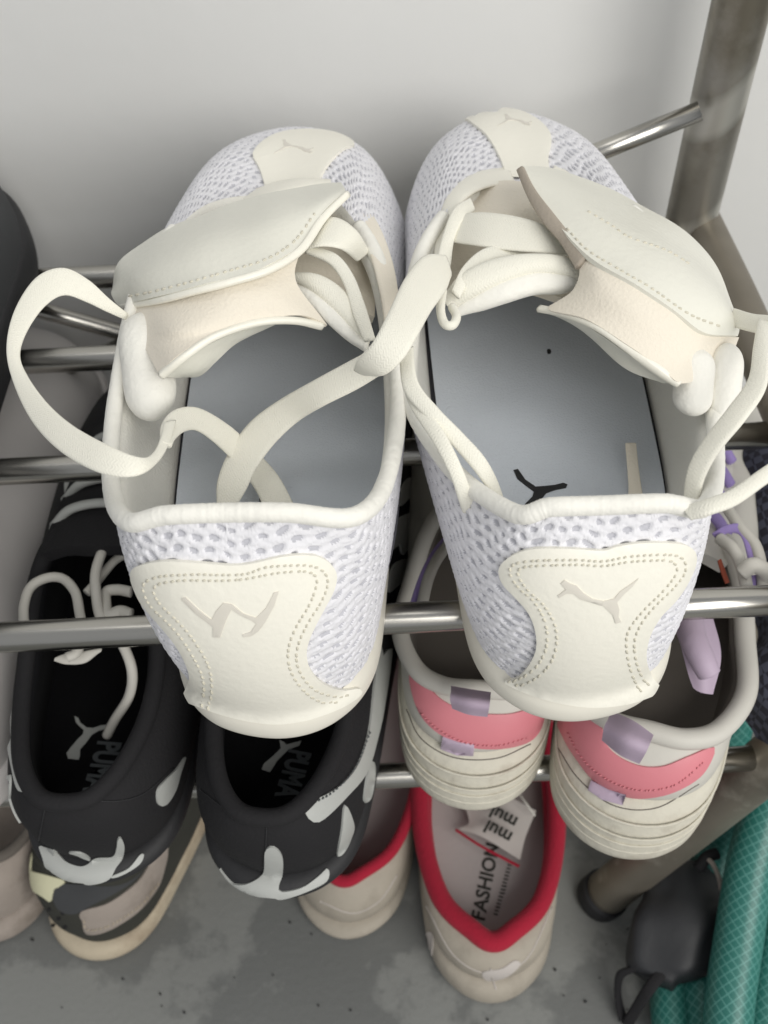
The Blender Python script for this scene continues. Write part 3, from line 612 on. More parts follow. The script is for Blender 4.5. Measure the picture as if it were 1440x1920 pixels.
strip('lace', [(815, 500, 35.9), (830, 440, 36.0), (850, 392, 36.1), (880, 372, 36.0)], [(845, 500, 35.7), (852, 450, 35.9), (868, 415, 36.0), (890, 395, 35.9)], .16, m_lace, R_, bulge=.45)
tube('lace_end', ZL([(830, 545, 36.2), (826, 580, 36.3), (833, 606, 36.3), (848, 610, 36.3), (856, 594, 36.2), (848, 576, 36.1)]), .14, m_lace, R_)
# laces hanging over the sides
strip('lace', [(748, 672, 36.4), (758, 735, 36.2), (800, 785, 36.0), (850, 838, 35.6), (895, 890, 35.2), (925, 935, 34.6), (945, 985, 33.8)], [(775, 650, 36.5), (784, 715, 36.4), (822, 765, 36.2), (868, 812, 35.8), (912, 862, 35.4), (938, 920, 34.6), (952, 980, 33.8)], .2, m_lace, R_, n=80, bulge=.6)
strip('lace', [(754, 690, 36.0), (765, 755, 35.9), (812, 830, 35.8), (843, 890, 35.4), (860, 940, 34.6), (872, 975, 33.2)], [(778, 690, 36.1), (790, 745, 36.1), (836, 815, 36.0), (868, 880, 35.5), (886, 930, 34.7), (900, 975, 33.2)], .2, m_lace, R_, n=80, bulge=.6)
strip('lace', [(1378, 578, 35.2), (1412, 588, 35.6), (1450, 592, 36)], [(1372, 612, 35.0), (1405, 622, 35.4), (1450, 630, 36)], .15, m_lace, R_, bulge=.45)
strip('lace', [(1420, 600, 35.8), (1412, 650, 35.9), (1402, 712, 35.9), (1365, 765, 35.8), (1320, 825, 35.6), (1290, 880, 35.4), (1280, 955, 34.9)], [(1448, 612, 35.9), (1444, 670, 36.1), (1436, 730, 36.1), (1400, 785, 36.0), (1352, 842, 35.9), (1322, 895, 35.6), (1305, 955, 35.1)], .2, m_lace, R_, n=80, bulge=.6)
strip('lace', [(1470, 850, 36.6), (1425, 880, 36.6), (1370, 918, 36.4), (1320, 938, 36.2), (1280, 952, 35.9)], [(1470, 885, 36.5), (1432, 912, 36.5), (1380, 948, 36.3), (1330, 965, 36.2), (1295, 975, 35.9)], .22, m_lace, R_, n=60, bulge=.6)
strip('lace', [(1172, 832, 31.2), (1176, 880, 31.1), (1178, 925, 31.0), (1170, 960, 30.9)], [(1193, 832, 31.2), (1198, 880, 31.1), (1205, 925, 31.0), (1212, 960, 30.9)], .12, m_suede, R_, bulge=.5)
# print on the insoles
patch('insole_print', bPL, [(963, 882), (971, 880), (985, 900), (1004, 913), (1020, 912), (1040, 910), (1056, 906), (1064, 909), (1061, 915), (1040, 919), (1024, 925), (1014, 938), (1012, 952), (1018, 965), (975, 965), (985, 945), (998, 932), (1001, 922), (990, 914), (970, 898)], m_print, R_, off=.02, th=.01, step=6, smooth=False)
patch('insole_print', bPL, [(1030, 936), (1090, 938), (1090, 960), (1030, 958)], m_print, R_, off=.02, th=.01, step=12, smooth=False)
patch('insole_print', bPL, [(486, 935), (498, 930), (502, 945), (498, 960), (490, 962)], m_print, L_, off=.02, th=.01, step=12, smooth=False)

# ================================================================ the shoes on the shelf below and on the floor
def text_on(name, txt, u, v, z, ang, size, m, par, bold=.0, th=.012, squash=1.0):
    cu = bpy.data.curves.new(name, 'FONT'); cu.body = txt; cu.size = size*K; cu.extrude = th*K; cu.offset = bold*K; cu.align_x = 'CENTER'; cu.align_y = 'CENTER'
    cu.resolution_u = 3
    o = bpy.data.objects.new('tmp', cu); COL.objects.link(o); dg = bpy.context.evaluated_depsgraph_get(); me = bpy.data.meshes.new_from_object(o.evaluated_get(dg)); bpy.data.objects.remove(o)
    p = Z(u, v, z)*K; c, s_ = math.cos(ang), math.sin(ang)
    for q in me.vertices:
        x, y = q.co.x*squash, q.co.y; q.co = Vector((p[0]+x*c-y*s_, p[1]+x*s_+y*c, p[2]+q.co.z))-par.location
    me.materials.clear(); me.materials.append(m)
    n = bpy.data.objects.new(name, me); COL.objects.link(n); n.parent = par; return n

def bg_shoe(par, org, ang, sc, upper_m, sole_m, lining_m, insole_m, collar_m, wid=1.0, hs=2.4, flare=0.0, top=None, roll=.3, insz=None, out_w=None, ctrl_h=5.6, toe_z=4.6, mouth=True, wobble=.0):
    P = lambda A: place(np.array(A)*np.array([wid, 1, 1]), org, ang, sc)
    X = out_w or OUT_X; ob = outline(1-.02+flare*.0, z=0, wx=X); o1 = outline(1.02, z=.4, wx=X); o2 = outline(1.02, z=hs*.75, wx=X); o3 = outline(.985, z=hs, wx=X)
    bk = np.clip(1-(ob[:, 1]/6), 0, 1)
    for o_, f in ((ob, .2), (o1, .75), (o2, .4)): o_[:, 1] -= bk*flare*f
    sole = loft([P(x) for x in (ob*[.94, 1, 1], o1, o2, o3, outline(.9, z=hs*1.02, wx=X))], 160, 22)
    mesh_obj('sole', sole.reshape(-1, 3), grid_faces(160, 22, cr=True), sole_m, par)
    cap_fill('outsole', P(ob*[.94, 1, 1]), sole_m, par)
    if top is None: top = dict()
    ty = top.get('y', [2.1, 2.1, 2.9, 5.5, 9, 12, 14.5, 16.5, 17.2]); tx = top.get('x', [0, 1.5, 2.6, 3.2, 3.2, 2.8, 2.2, 1.5, 0]); tz = top.get('z', [7.6, 7.6, 7.4, 6.4, 6.2, 7.2, 7.4, 7.0, 6.8])
    T = ring16(ty, tx, tz, top.get('xl')); base = outline(.975, z=hs-.15, wx=X)
    ctrl = ring16([-.1, .5, 2.4, 6, 11, 17, 22.3, 26.4, 28.3], [0, 2.2, 3.4, 3.9, 4.1, 4.6, 4.6, 3.1, 0], [ctrl_h]*5+[ctrl_h, ctrl_h, toe_z+1.4, toe_z+1.4])
    R = upper_rings(P(base), P(ctrl), P(T)); G = loft(R, 260, 44)
    if wobble: G = G+(np.sin(G[..., 0:1]*2.1+G[..., 1:2]*1.3)*np.sin(G[..., 2:3]*1.7+G[..., 1:2]*.9))*wobble
    mesh_obj('upper', G.reshape(-1, 3), grid_faces(260, 44, cr=True), upper_m, par)
    Tw = P(T); low = P(ring16([2.2, 2.5, 3.8, 6.4, 10, 15, 20, 24, 26], [0, 1.4, 2.5, 3.0, 3.2, 3.4, 3.6, 2.6, 0], hs+.3))
    inn = Tw-normal_out(Tw)*roll*1.3; inn[:, 2] -= .3
    Lg = loft([Tw, inn, inn*.5+low*.5, low], 160, 14); mesh_obj('lining', Lg.reshape(-1, 3), grid_faces(160, 14, cr=True), lining_m, par)
    if mouth: ring_tube('collar', Tw, roll, collar_m, par, n=200, k=12)
    ins = P(ring16([2.2, 2.5, 3.8, 6.4, 10, 15, 20, 24, 26], [0, 1.5, 2.6, 3.1, 3.3, 3.5, 3.7, 2.7, 0], hs+.5)); cap_fill('insole', ins, insole_m, par)
    return join_bvh(G, sole), Tw, P, org[2]+(hs+.5)*sc
def tongue_on(par, P, m, w=2.1, y0=10.2, y1=19, z0=8.6, z1=6.9, th=.5, hump=.5):
    C_ = []
    for f in np.linspace(0, 1, 5):
        y = y0+(y1-y0)*f; z = z0+(z1-z0)*f; C_.append(P([(-w, y, z-hump), (-w*.5, y, z-.05), (0, y-.15*(1-f), z+.1), (w*.5, y, z-.05), (w, y, z-hump)]))
    return sheet('tongue', C_, m, par, th=th, world=True, nu=24, nv=24)
def cords(par, P, m, y0=13.5, n=4, dy=1.7, w=2.2, z0=8.6, dz=-.35, r=.2):
    for i in range(n):
        y = y0+i*dy; z = z0+i*dz
        tube('lace', P([(-w, y, z-.9), (-w*.6, y+.2, z-.05), (0, y+.35, z+.15), (w*.6, y+.2, z-.05), (w, y, z-.9)]), r, m, par, n=30, k=10)
cA = lambda pts: crop(pts, 0, 1180, 4.0)
c6 = lambda pts: crop(pts, 0, 1000, 1.946)
c3 = lambda pts: crop(pts, 0, 860, 4.8)
addz = lambda pts, z: [(p[0], p[1], z) for p in pts]

# ---- black pair
GB = 'pair of black sneakers with pale grey trims'
KL = root('sneaker', (-12.2, 15.5, 16), 'left black sneaker of the lower shelf, with a pale cord lace looping over it', 'sneaker', GB)
KR = root('sneaker', (-5.3, 15, 16), 'right black sneaker of the lower shelf, directly below the W emblem sneaker', 'sneaker', GB)
topk = dict(x=[0, 1.0, 1.85, 2.4, 2.5, 2.3, 1.9, 1.3, 0], y=[1.0, 1.3, 2.6, 4.8, 7.2, 9.4, 11.2, 12.4, 12.9], z=[5.6, 5.6, 5.6, 5.6, 6.3, 7.6, 8.0, 7.4, 7.0])
bKL, TKL, PKL, zKL = bg_shoe(KL, (-12.1, 14.9, 16), .05, 1.0, m_blk, m_blk2, m_blkin, m_blkin, m_blk, wid=1.04, hs=1.1, flare=.1, top=topk, roll=.34, ctrl_h=4.3)
bKR, TKR, PKR, zKR = bg_shoe(KR, (-5.0, 14.0, 16), .13, 1.0, m_blk, m_blk2, m_blkin, m_blkin, m_blk, wid=1.04, hs=1.1, flare=.1, top=topk, roll=.34, ctrl_h=4.3)
tongue_on(KL, PKL, m_blk); tongue_on(KR, PKR, m_blk); cords(KL, PKL, m_grey, n=4, y0=12.2); cords(KR, PKR, m_grey, n=5, y0=12.5)
def pk(name, b, pts, m, par, **k): return patch(name, b, pts, m, par, off=k.pop('off', .04), th=k.pop('th', .05), step=k.pop('step', 9), **k)
pk('side_trim', bKL, cA([(130, 380), (75, 560), (60, 800), (80, 960), (120, 1150), (150, 1210), (195, 1210), (230, 1120), (225, 1050), (165, 960), (145, 800), (130, 560), (150, 400), (195, 200), (170, 190)]), m_grey, KL)
pk('side_trim', bKL, cA([(85, 1090), (40, 1150), (25, 1400), (75, 1500), (92, 1490), (78, 1350), (85, 1200)]), m_grey, KL)
pk('heel_trim', bKL, cA([(300, 1630), (340, 1632), (420, 1660), (500, 1740), (600, 1775), (660, 1762), (720, 1712), (840, 1702), (870, 1640), (880, 1570), (905, 1555), (930, 1620), (915, 1720), (870, 1790), (830, 1860), (760, 1895), (600, 1915), (450, 1893), (370, 1835), (330, 1720)]), m_grey, KL)
pk('heel_fleck', bKL, cA([(520, 1665), (600, 1668), (660, 1695), (680, 1722), (640, 1712), (580, 1685)]), m_grey, KL, th=.05, step=5)
pk('side_trim', bKL, cA([(1175, 1200), (1230, 1130), (1320, 1040), (1385, 950), (1345, 1080), (1310, 1200), (1250, 1300), (1200, 1322), (1172, 1290)]), m_grey, KL)
pk('side_trim', bKL, cA([(830, 1850), (960, 1790), (1050, 1690), (1080, 1690), (1050, 1755), (950, 1822), (870, 1855)]), m_grey, KL)
bkl = plane_bvh(zKL)
pk('insole_emblem', bkl, cA([(560, 652), (590, 668), (602, 700), (650, 738), (700, 742), (760, 722), (830, 715), (830, 738), (740, 762), (690, 792), (640, 860), (602, 900), (600, 950), (590, 980), (512, 970), (500, 930), (530, 890), (580, 830), (622, 790), (630, 757), (590, 722), (570, 697)]), m_grey, KL, th=.01, step=6, smooth=False, off=.02)
m_dimgrey = mat('dim_grey_print', (.10, .11, .115), .8)
text_on('insole_print', 'PUMA', 190, 1436, zKL+.03, math.radians(-98), 1.4, m_dimgrey, KL, bold=.05, squash=.6)
text_on('insole_print', 'PUMA', 548, 1450, zKR+.03, math.radians(-105), 1.3, m_dimgrey, KR, bold=.05, squash=.6)
bkr = plane_bvh(zKR)
pk('insole_emblem', bkr, c6([(1020, 755), (1035, 762), (1045, 772), (1100, 757), (1092, 775), (1052, 790), (1012, 830), (985, 872), (955, 862), (963, 842), (1000, 810), (1025, 785)]), m_grey, KR, th=.01, step=6, smooth=False, off=.02)
pk('side_trim', bKR, c6([(1370, 500), (1425, 420), (1400, 620), (1375, 740), (1335, 870), (1262, 960), (1180, 1040), (1140, 1052), (1112, 1020), (1122, 982), (1190, 950), (1260, 900), (1312, 820), (1345, 700)]), m_grey, KR)
pk('side_trim', bKR, c6([(1350, 830), (1365, 860), (1352, 960), (1325, 980), (1332, 900)]), m_grey, KR, step=6)
pk('side_trim', bKR, c6([(1255, 990), (1287, 1060), (1277, 1110), (1250, 1168), (1228, 1172), (1243, 1080)]), m_grey, KR, step=6)
pk('heel_trim', bKR, c6([(780, 1235), (830, 1270), (900, 1277), (960, 1240), (968, 1155), (1000, 1141), (1030, 1175), (1032, 1240), (1020, 1302), (1100, 1290), (1160, 1250), (1195, 1220), (1190, 1268), (1100, 1312), (1000, 1337), (900, 1328), (830, 1292)]), m_grey, KR)
pk('side_trim', bKR, [(690, 1180), (712, 1210), (718, 1290), (700, 1380), (688, 1400), (700, 1320), (702, 1250)], m_grey, KR)
pk('side_trim', bKR, [(748, 985), (775, 965), (792, 985), (790, 1010), (770, 1020), (752, 1040)], m_grey, KR, step=6)
# white cords of the left black sneaker
tube('lace', ZL(addz(c3([(215, 1500), (215, 1330), (260, 1180), (350, 1100), (480, 1065), (590, 1095), (680, 1210), (715, 1380), (740, 1560), (690, 1740), (600, 1790)]), 24.4)), .19, m_white2, KL, n=90, k=12)
tube('lace', ZL([(212, 968, 24), (194, 1026, 24.5), (180, 1070, 24.6), (180, 1110, 24.5), (190, 1160, 24), (225, 1200, 23.5), (247, 1255, 22.8), (242, 1305, 21.5), (215, 1350, 20.2), (200, 1380, 19.4)]), .20, m_white2, KL, n=110, k=12)
tube('lace', ZL(addz(c3([(1150, 850), (1040, 910), (950, 1010), (870, 1110), (780, 1210)]), 23.8)), .18, m_white2, KL, n=60, k=12)
tube('lace', ZL(addz(c3([(1180, 1200), (1060, 1180), (960, 1200), (950, 1300), (980, 1400), (1080, 1370), (1180, 1400)]), 24.0)), .22, m_white2, KL, n=60, k=12)
strip('lace_tip', [(105, 1232, 24.0), (125, 1225, 24.1), (160, 1220, 24.1), (190, 1215, 24.0)], [(103, 1240, 23.9), (125, 1246, 23.9), (160, 1243, 23.9), (188, 1222, 23.9)], .2, m_white2, KL, bulge=.8)
for q in ([(600, 180), (680, 260), (760, 420), (740, 620), (680, 820), (580, 1020), (520, 1020), (600, 820), (640, 640), (640, 450), (590, 330)],
          [(470, 600), (540, 640), (575, 760), (560, 880), (530, 1010), (480, 1010), (510, 880), (500, 780), (450, 700)],
          [(380, 1180), (510, 1120), (470, 1250), (400, 1380), (350, 1450), (290, 1450), (330, 1330)]):
    pk('front_trim', bKL, c3(q), m_grey, KL, step=7)
for q in ([(735, 985), (765, 962), (800, 968), (802, 990), (770, 1000), (742, 1025), (728, 1030)], [(735, 1060), (768, 1048), (770, 1075), (742, 1100), (725, 1110)], [(744, 925), (768, 895), (790, 905), (770, 930), (748, 950)]):
    pk('front_trim', bKR, q, m_grey, KR, step=7)

for b_, par_, ln in ((bKL, KL, [(92, 1482), (82, 1530), (72, 1580)]), (bKL, KL, [(95, 1465), (180, 1500), (260, 1492), (325, 1440)]), (bKR, KR, [(360, 1470), (362, 1540), (366, 1610)]), (bKR, KR, [(375, 1480), (450, 1530), (540, 1522), (600, 1475)]), (bKR, KR, [(500, 1545), (498, 1590), (494, 1625)])):
    line_on('seam', b_, ln, m_blk2, par_, wpx=2.6, th=.035, off=.02)
seam('stitching', bKR, [[(578, 1508), (620, 1485), (660, 1440), (690, 1370)]], m_dimgrey, KR, gap=8, ln=5, w=.03, off=.12)
# ---- pink and cream pair
GP = 'pair of cream sneakers with pink heel bands'
NL = root('sneaker', (3, 17.5, 16), 'smaller-looking left cream sneaker with pink heel band, next to the black sneaker', 'sneaker', GP)
NR = root('sneaker', (9, 15.5, 16), 'right cream sneaker with pink heel band and lilac loop, beside the steel leg', 'sneaker', GP)
topp = dict(x=[0, 1.5, 2.8, 3.7, 3.4, 2.8, 2.1, 1.5, 0], y=[2.1, 2.2, 3.1, 5.2, 7.6, 9.8, 11.4, 12.4, 12.8], z=[7.3, 7.2, 7.0, 6.9, 7.3, 8.4, 8.6, 8.0, 7.6])
PX = [0, 2.0, 3.3, 3.75, 3.8, 4.3, 4.6, 3.2, 0]
bNL, TNL, PNL, zNL = bg_shoe(NL, (2.95, 17.7, 15.8), .14, .86, m_white2, m_pinksole, m_pinkin, m_pinkin, m_white2, hs=4.2, flare=.8, top=topp, roll=.36, out_w=PX)
bNR, TNR, PNR, zNR = bg_shoe(NR, (8.65, 15.5, 15.7), .33, .9, m_white2, m_pinksole, m_pinkin, m_pinkin, m_white2, hs=4.2, flare=.8, top=topp, roll=.4, out_w=PX)
pk('heel_band', bNL, [(770, 1262), (800, 1283), (830, 1312), (880, 1334), (950, 1338), (1000, 1326), (1018, 1335), (1010, 1370), (985, 1392), (930, 1402), (870, 1396), (815, 1367), (783, 1325)], m_pink, NL)
pk('heel_band', bNR, [(1050, 1350), (1118, 1345), (1142, 1402), (1190, 1432), (1240, 1436), (1290, 1417), (1337, 1400), (1322, 1442), (1290, 1470), (1240, 1490), (1180, 1493), (1120, 1466), (1080, 1418), (1060, 1385)], m_pink, NR)
pk('heel_tab', bNL, [(832, 1378), (862, 1388), (890, 1392), (888, 1412), (858, 1412), (828, 1400)], m_lilac, NL, off=.12, step=6, smooth=False)
pk('heel_tab', bNR, [(1110, 1462), (1142, 1478), (1175, 1488), (1168, 1508), (1130, 1498), (1104, 1480)], m_lilac, NR, off=.12, step=6, smooth=False)
sheet('pull_loop', [[(846, 1290, 23.2), (880, 1296, 23.5), (920, 1302, 23.5)], [(846, 1308, 23.7), (880, 1316, 24.0), (918, 1322, 24.0)], [(850, 1325, 23.0), (880, 1336, 23.2), (914, 1340, 23.1)]], m_lilac, NL, th=.18)
sheet('pull_loop', [[(1146, 1338, 23.6), (1185, 1355, 24.0), (1223, 1382, 24.0)], [(1136, 1362, 24.2), (1175, 1385, 24.5), (1214, 1404, 24.4)], [(1132, 1385, 23.4), (1165, 1412, 23.6), (1200, 1428, 23.5)]], m_lilac, NR, th=.2)
tube('side_loop', ZL([(1292, 1172, 24.2), (1302, 1205, 24.4), (1318, 1240, 24.3), (1330, 1264, 24.0)]), [.55, .5, .48, .42], m_lilac, NR, n=30, k=16)
sheet('tongue_padding', [[(1270, 1170, 23.0), (1285, 1230, 23), (1300, 1290, 22.6)], [(1300, 1150, 23.6), (1315, 1230, 23.3), (1318, 1300, 22.6)], [(1330, 1160, 23.3), (1345, 1230, 23), (1328, 1300, 22.4)]], m_lilac, NR, th=.4)
for (b, Pq, par) in ((bNL, PNL, NL), (bNR, PNR, NR)):
    tongue_on(par, Pq, m_white2, z0=9.0, z1=7.2, w=2.0); cords(par, Pq, m_purple, y0=12.2, n=4, dy=1.9, w=2.0, z0=9.4, r=.24)
    for zz in (2.6, 1.9, 1.2):
        tube('sole_groove', place(outline(1.022, z=zz, wx=PX)-np.array([0, .55, 0])*np.clip(1-outline(1, z=0)[:, 1:2]/6, 0, 1), (2.95, 17.7, 15.8) if par is NL else (8.65, 15.5, 15.7), .14 if par is NL else .33, .86 if par is NL else .9), .045, m_pinksole, par, n=160, k=8, closed=True)
    o = tube('midsole_line', place(outline(1.022, z=3.5, wx=PX)-np.array([0, .3, 0])*np.clip(1-outline(1, z=0)[:, 1:2]/6, 0, 1), (2.95, 17.7, 15.8) if par is NL else (8.65, 15.5, 15.7), .14 if par is NL else .33, .86 if par is NL else .9), 0.055, m_pinksole, par, n=160, k=8, closed=True)
pk('side_panel', bNR, [(1345, 1160), (1375, 1150), (1402, 1150), (1420, 1165), (1410, 1215), (1385, 1260), (1368, 1280), (1360, 1240), (1352, 1210)], m_peach, NR)
strip('lace', [(1335, 1000, 25.0), (1360, 985, 25.4), (1395, 985, 25.6), (1420, 1030, 25.4), (1420, 1060, 25.1)], [(1345, 1012, 24.8), (1365, 1000, 25.2), (1388, 1005, 25.4), (1400, 1040, 25.2), (1402, 1065, 25.0)], .15, m_purple, NR)
tube('lace', ZL([(1355, 940, 25), (1385, 985, 25.4), (1415, 1020, 25.4), (1427, 1060, 25.2), (1432, 1110, 24.8)]), .22, m_white2, NR, n=40)
tube('lace', ZL([(1350, 1010, 25), (1375, 1030, 25.3), (1392, 1065, 25.2), (1400, 1100, 25.0)]), .24, m_white2, NR, n=40)
tube('lace_knot', ZL([(1390, 1075, 25.4), (1410, 1060, 25.7), (1432, 1068, 25.5), (1438, 1085, 25.0)]), .3, m_white2, NR, n=30)
strip('lace', [(1398, 1080, 25.0), (1400, 1100, 24.8), (1395, 1125, 24.6)], [(1418, 1078, 25.0), (1418, 1100, 24.8), (1415, 1125, 24.6)], .12, m_purple, NR)
strip('tongue_tag', [(1345, 1052, 24.9), (1352, 1075, 24.8), (1360, 1095, 24.6)], [(1352, 1048, 24.9), (1360, 1070, 24.8), (1368, 1092, 24.6)], .1, mat('rust_tag', (.28, .06, .03), .8), NR)
strip('lace', [(838, 1000, 24.4), (812, 1030, 24.8), (790, 1070, 24.8), (772, 1120, 24.4), (765, 1150, 24.2)], [(844, 1012, 24.3), (825, 1042, 24.7), (805, 1080, 24.7), (790, 1125, 24.3), (782, 1150, 24.1)], .15, m_purple, NL)
tube('lace', ZL([(850, 1010, 24.4), (822, 1045, 24.8), (803, 1085, 24.8), (790, 1140, 24.4)]), .22, m_white2, NL, n=40)

line_on('seam', bNL, [(762, 1330), (790, 1385), (850, 1420), (930, 1422), (995, 1395)], m_pinkin, NL, wpx=2.2, th=.03, off=.0)
line_on('seam', bNR, [(1045, 1400), (1085, 1460), (1150, 1510), (1230, 1515), (1310, 1470)], m_pinkin, NR, wpx=2.2, th=.03, off=.0)
seam('stitching', bNR, [[(1068, 1372), (1095, 1420), (1140, 1458), (1200, 1478), (1265, 1468), (1318, 1425)]], m_pink, NR, gap=8, ln=5, w=.03, off=.10)
seam('stitching', bNL, [[(792, 1335), (820, 1362), (870, 1388), (930, 1394), (985, 1380)]], m_pink, NL, gap=8, ln=5, w=.03, off=.10)
# ---- red lined pair on the floor
GD = 'pair of dirty white slip-ons with red collars on the floor'
DL = root('slip_on_shoe', (-2.8, 18, 0), 'dirty white shoe with red collar on the floor, half hidden behind the right black sneaker', 'shoe', GD)
DR = root('slip_on_shoe', (4.3, 14.5, 0), 'dirty white shoe with red collar on the floor, showing FASHION on its insole', 'shoe', GD)
topd = dict(x=[0, .95, 2.6, 3.55, 3.7, 3.2, 2.7, 1.7, 0], y=[1.7, 2.2, 3.9, 7.2, 11, 14.2, 16, 17.3, 17.8], z=[4.5, 4.5, 4.3, 4.2, 4.4, 5.1, 5.6, 5.8, 5.8])
DX = [0, 1.7, 3.0, 3.6, 3.9, 4.3, 4.5, 3.2, 0]
bDL, TDL, PDL, zDL = bg_shoe(DL, (-3.2, 17.4, 0), .13, .93, m_redsole, m_redsole, m_red, m_greyin, m_red, hs=1.0, flare=.2, top=topd, roll=.33, ctrl_h=3.4, toe_z=3.6, out_w=DX)
bDR, TDR, PDR, zDR = bg_shoe(DR, (4.2, 13.9, 0), .07, .98, m_redsole, m_redsole, m_red, m_greyin, m_red, hs=1.9, flare=.2, top=topd, roll=.50, ctrl_h=4.3, toe_z=3.6, out_w=DX)
m_ink = mat('faded_black_print', (.03, .03, .025), .9)
text_on('insole_print', 'FASHION', 912, 1652, zDR+.04, math.radians(73), 1.0, m_ink, DR, bold=.02, squash=1.0)
bDRi = plane_bvh(zDR)
for i in range(15):                                   # a worn, unreadable second line of print
    f = i/14; u = 925+26*f; v = 1712-92*f
    patch('insole_print', bDRi, [(u, v), (u+random.uniform(7, 12), v+2), (u+9, v+4.5), (u+1, v+3)], m_ink, DR, off=.03, th=.01, step=6, smooth=False)
lb = sheet('woven_label', [[(862, 1490, zDR+1.0), (880, 1540, zDR+.8), (860, 1555, zDR+.6)], [(920, 1480, zDR+1.6), (915, 1530, zDR+1.3), (905, 1570, zDR+.9)], [(1005, 1520, zDR+1.9), (985, 1570, zDR+1.5), (975, 1612, zDR+1.0)]], m_labelw, DR, th=.06)
bLb = plane_bvh(zDR+1.35)
text_on('label_print', 'mul', 934, 1559, zDR+1.75, math.radians(147), 1.0, m_ink, DR, bold=.03)
text_on('label_print', 'mul', 944, 1531, zDR+1.95, math.radians(147), 1.0, m_ink, DR, bold=.03)
text_on('insole_print', 'FASHION', 672, 1530, zDL+.04, math.radians(70), 1.2, m_ink, DL, bold=.02)
strip('label_stitch', [(855, 1553, zDR+.7), (905, 1585, zDR+.9), (975, 1622, zDR+1.0)], [(853, 1558, zDR+.7), (903, 1590, zDR+.9), (972, 1627, zDR+1.0)], .05, m_red, DR)
tube('loose_thread', ZL([(968, 1482, 4.5), (985, 1505, 4.8), (1003, 1530, 4.6)]), .07, m_white2, DR, n=20, k=8)
for q in ([(905, 1822), (940, 1815), (965, 1800), (975, 1808), (950, 1830), (915, 1838)], [(800, 1750), (812, 1752), (810, 1790), (800, 1785)]): pk('scuff', bDR, q, m_labelw, DR, th=.02, step=6)

line_on('seam', bDR, [(920, 1815), (925, 1838), (930, 1855)], m_labelw, DR, wpx=3, th=.04, off=.02)
line_on('seam', bDR, [(800, 1700), (850, 1790), (915, 1825), (985, 1800), (1035, 1700)], m_labelw, DR, wpx=2.5, th=.03, off=.01)
line_on('seam', bDL, [(600, 1690), (660, 1712), (710, 1690), (745, 1640)], m_labelw, DL, wpx=2.5, th=.03, off=.01)
# ---- worn olive trainer and its neighbours on the floor
OL = root('trainer', (-15, 16, 0), 'worn dark olive trainer with tan sole on the floor under the left black sneaker', 'trainer')
topo = dict(x=[0, 1.5, 2.6, 3.1, 3.0, 2.6, 2.0, 1.4, 0], y=[2.4, 2.4, 3.2, 5.5, 9, 12, 14.5, 16.5, 17.2], z=[6.4, 6.4, 6.0, 5.4, 5.4, 6, 6.2, 6, 5.8])
ox = Z(170, 1790, .5)
bOL, TOL, POL, zOL = bg_shoe(OL, (ox[0]-.4, ox[1]-.1, 0), .32, 1.0, m_olive, m_tan, m_olive, m_olive, m_olive, hs=1.5, flare=.1, top=topo, wobble=.04)
pk('side_overlay', bOL, crop([(1060, 255), (1075, 330), (1055, 430), (1010, 560), (900, 700), (760, 800), (650, 850), (570, 858), (540, 830), (530, 770), (512, 740), (540, 705), (680, 665), (800, 590), (900, 500), (980, 370)], 0, 1500, 3.43), m_taupe, OL)
pk('heel_overlay', bOL, crop([(50, 310), (90, 310), (140, 380), (200, 450), (300, 480), (420, 520), (380, 560), (350, 590), (330, 650), (280, 620), (190, 560), (180, 500), (110, 420)], 0, 1500, 3.43), m_yel, OL)
pk('ankle_overlay', bOL, crop([(340, 600), (400, 540), (560, 540), (720, 500), (880, 430), (950, 360), (960, 400), (860, 520), (720, 610), (600, 670), (480, 730), (380, 700)], 0, 1500, 3.43), m_char, OL)
TS = root('trainer', (-21, 17, 0), 'taupe shoe at the lower left edge, beside the worn olive trainer on the floor', 'shoe')
tx = Z(-40, 1770, .5)
bg_shoe(TS, (tx[0], tx[1], 0), .12, 1.0, m_taupe, m_taupe, m_greyin, m_taupe, m_pinkin, hs=1.8, top=topo)
PS = root('sneaker', (-17.5, 16, 16), 'pale beige leather shoe cut off by the left edge, next to the black pair', 'shoe')
px_ = Z(-75, 1560, 16.5)
bPS, _, PPS, _ = bg_shoe(PS, (px_[0]-.9, px_[1], 16), -.03, 1.02, m_pale, m_pale, m_pale, m_pale, m_pale, hs=1.6, top=dict(x=[0, .2, .3, .4, .4, .3, .3, .2, 0], y=[10.5, 10.6, 11, 11.6, 12.5, 13.5, 14.5, 16.5, 17.2]), mouth=False)
DS = root('shoe', (-20, 22, 27), 'dark charcoal shoe at the left edge of the top shelf, behind the lace loop', 'shoe')
dx = Z(-95, 1000, 27.5)
bg_shoe(DS, (dx[0]-2.0, dx[1]-6.8, 27), -.11, 1.0, m_char, m_blk2, m_blk, m_blk, m_char, hs=2.2, top=topk, toe_z=5.2)

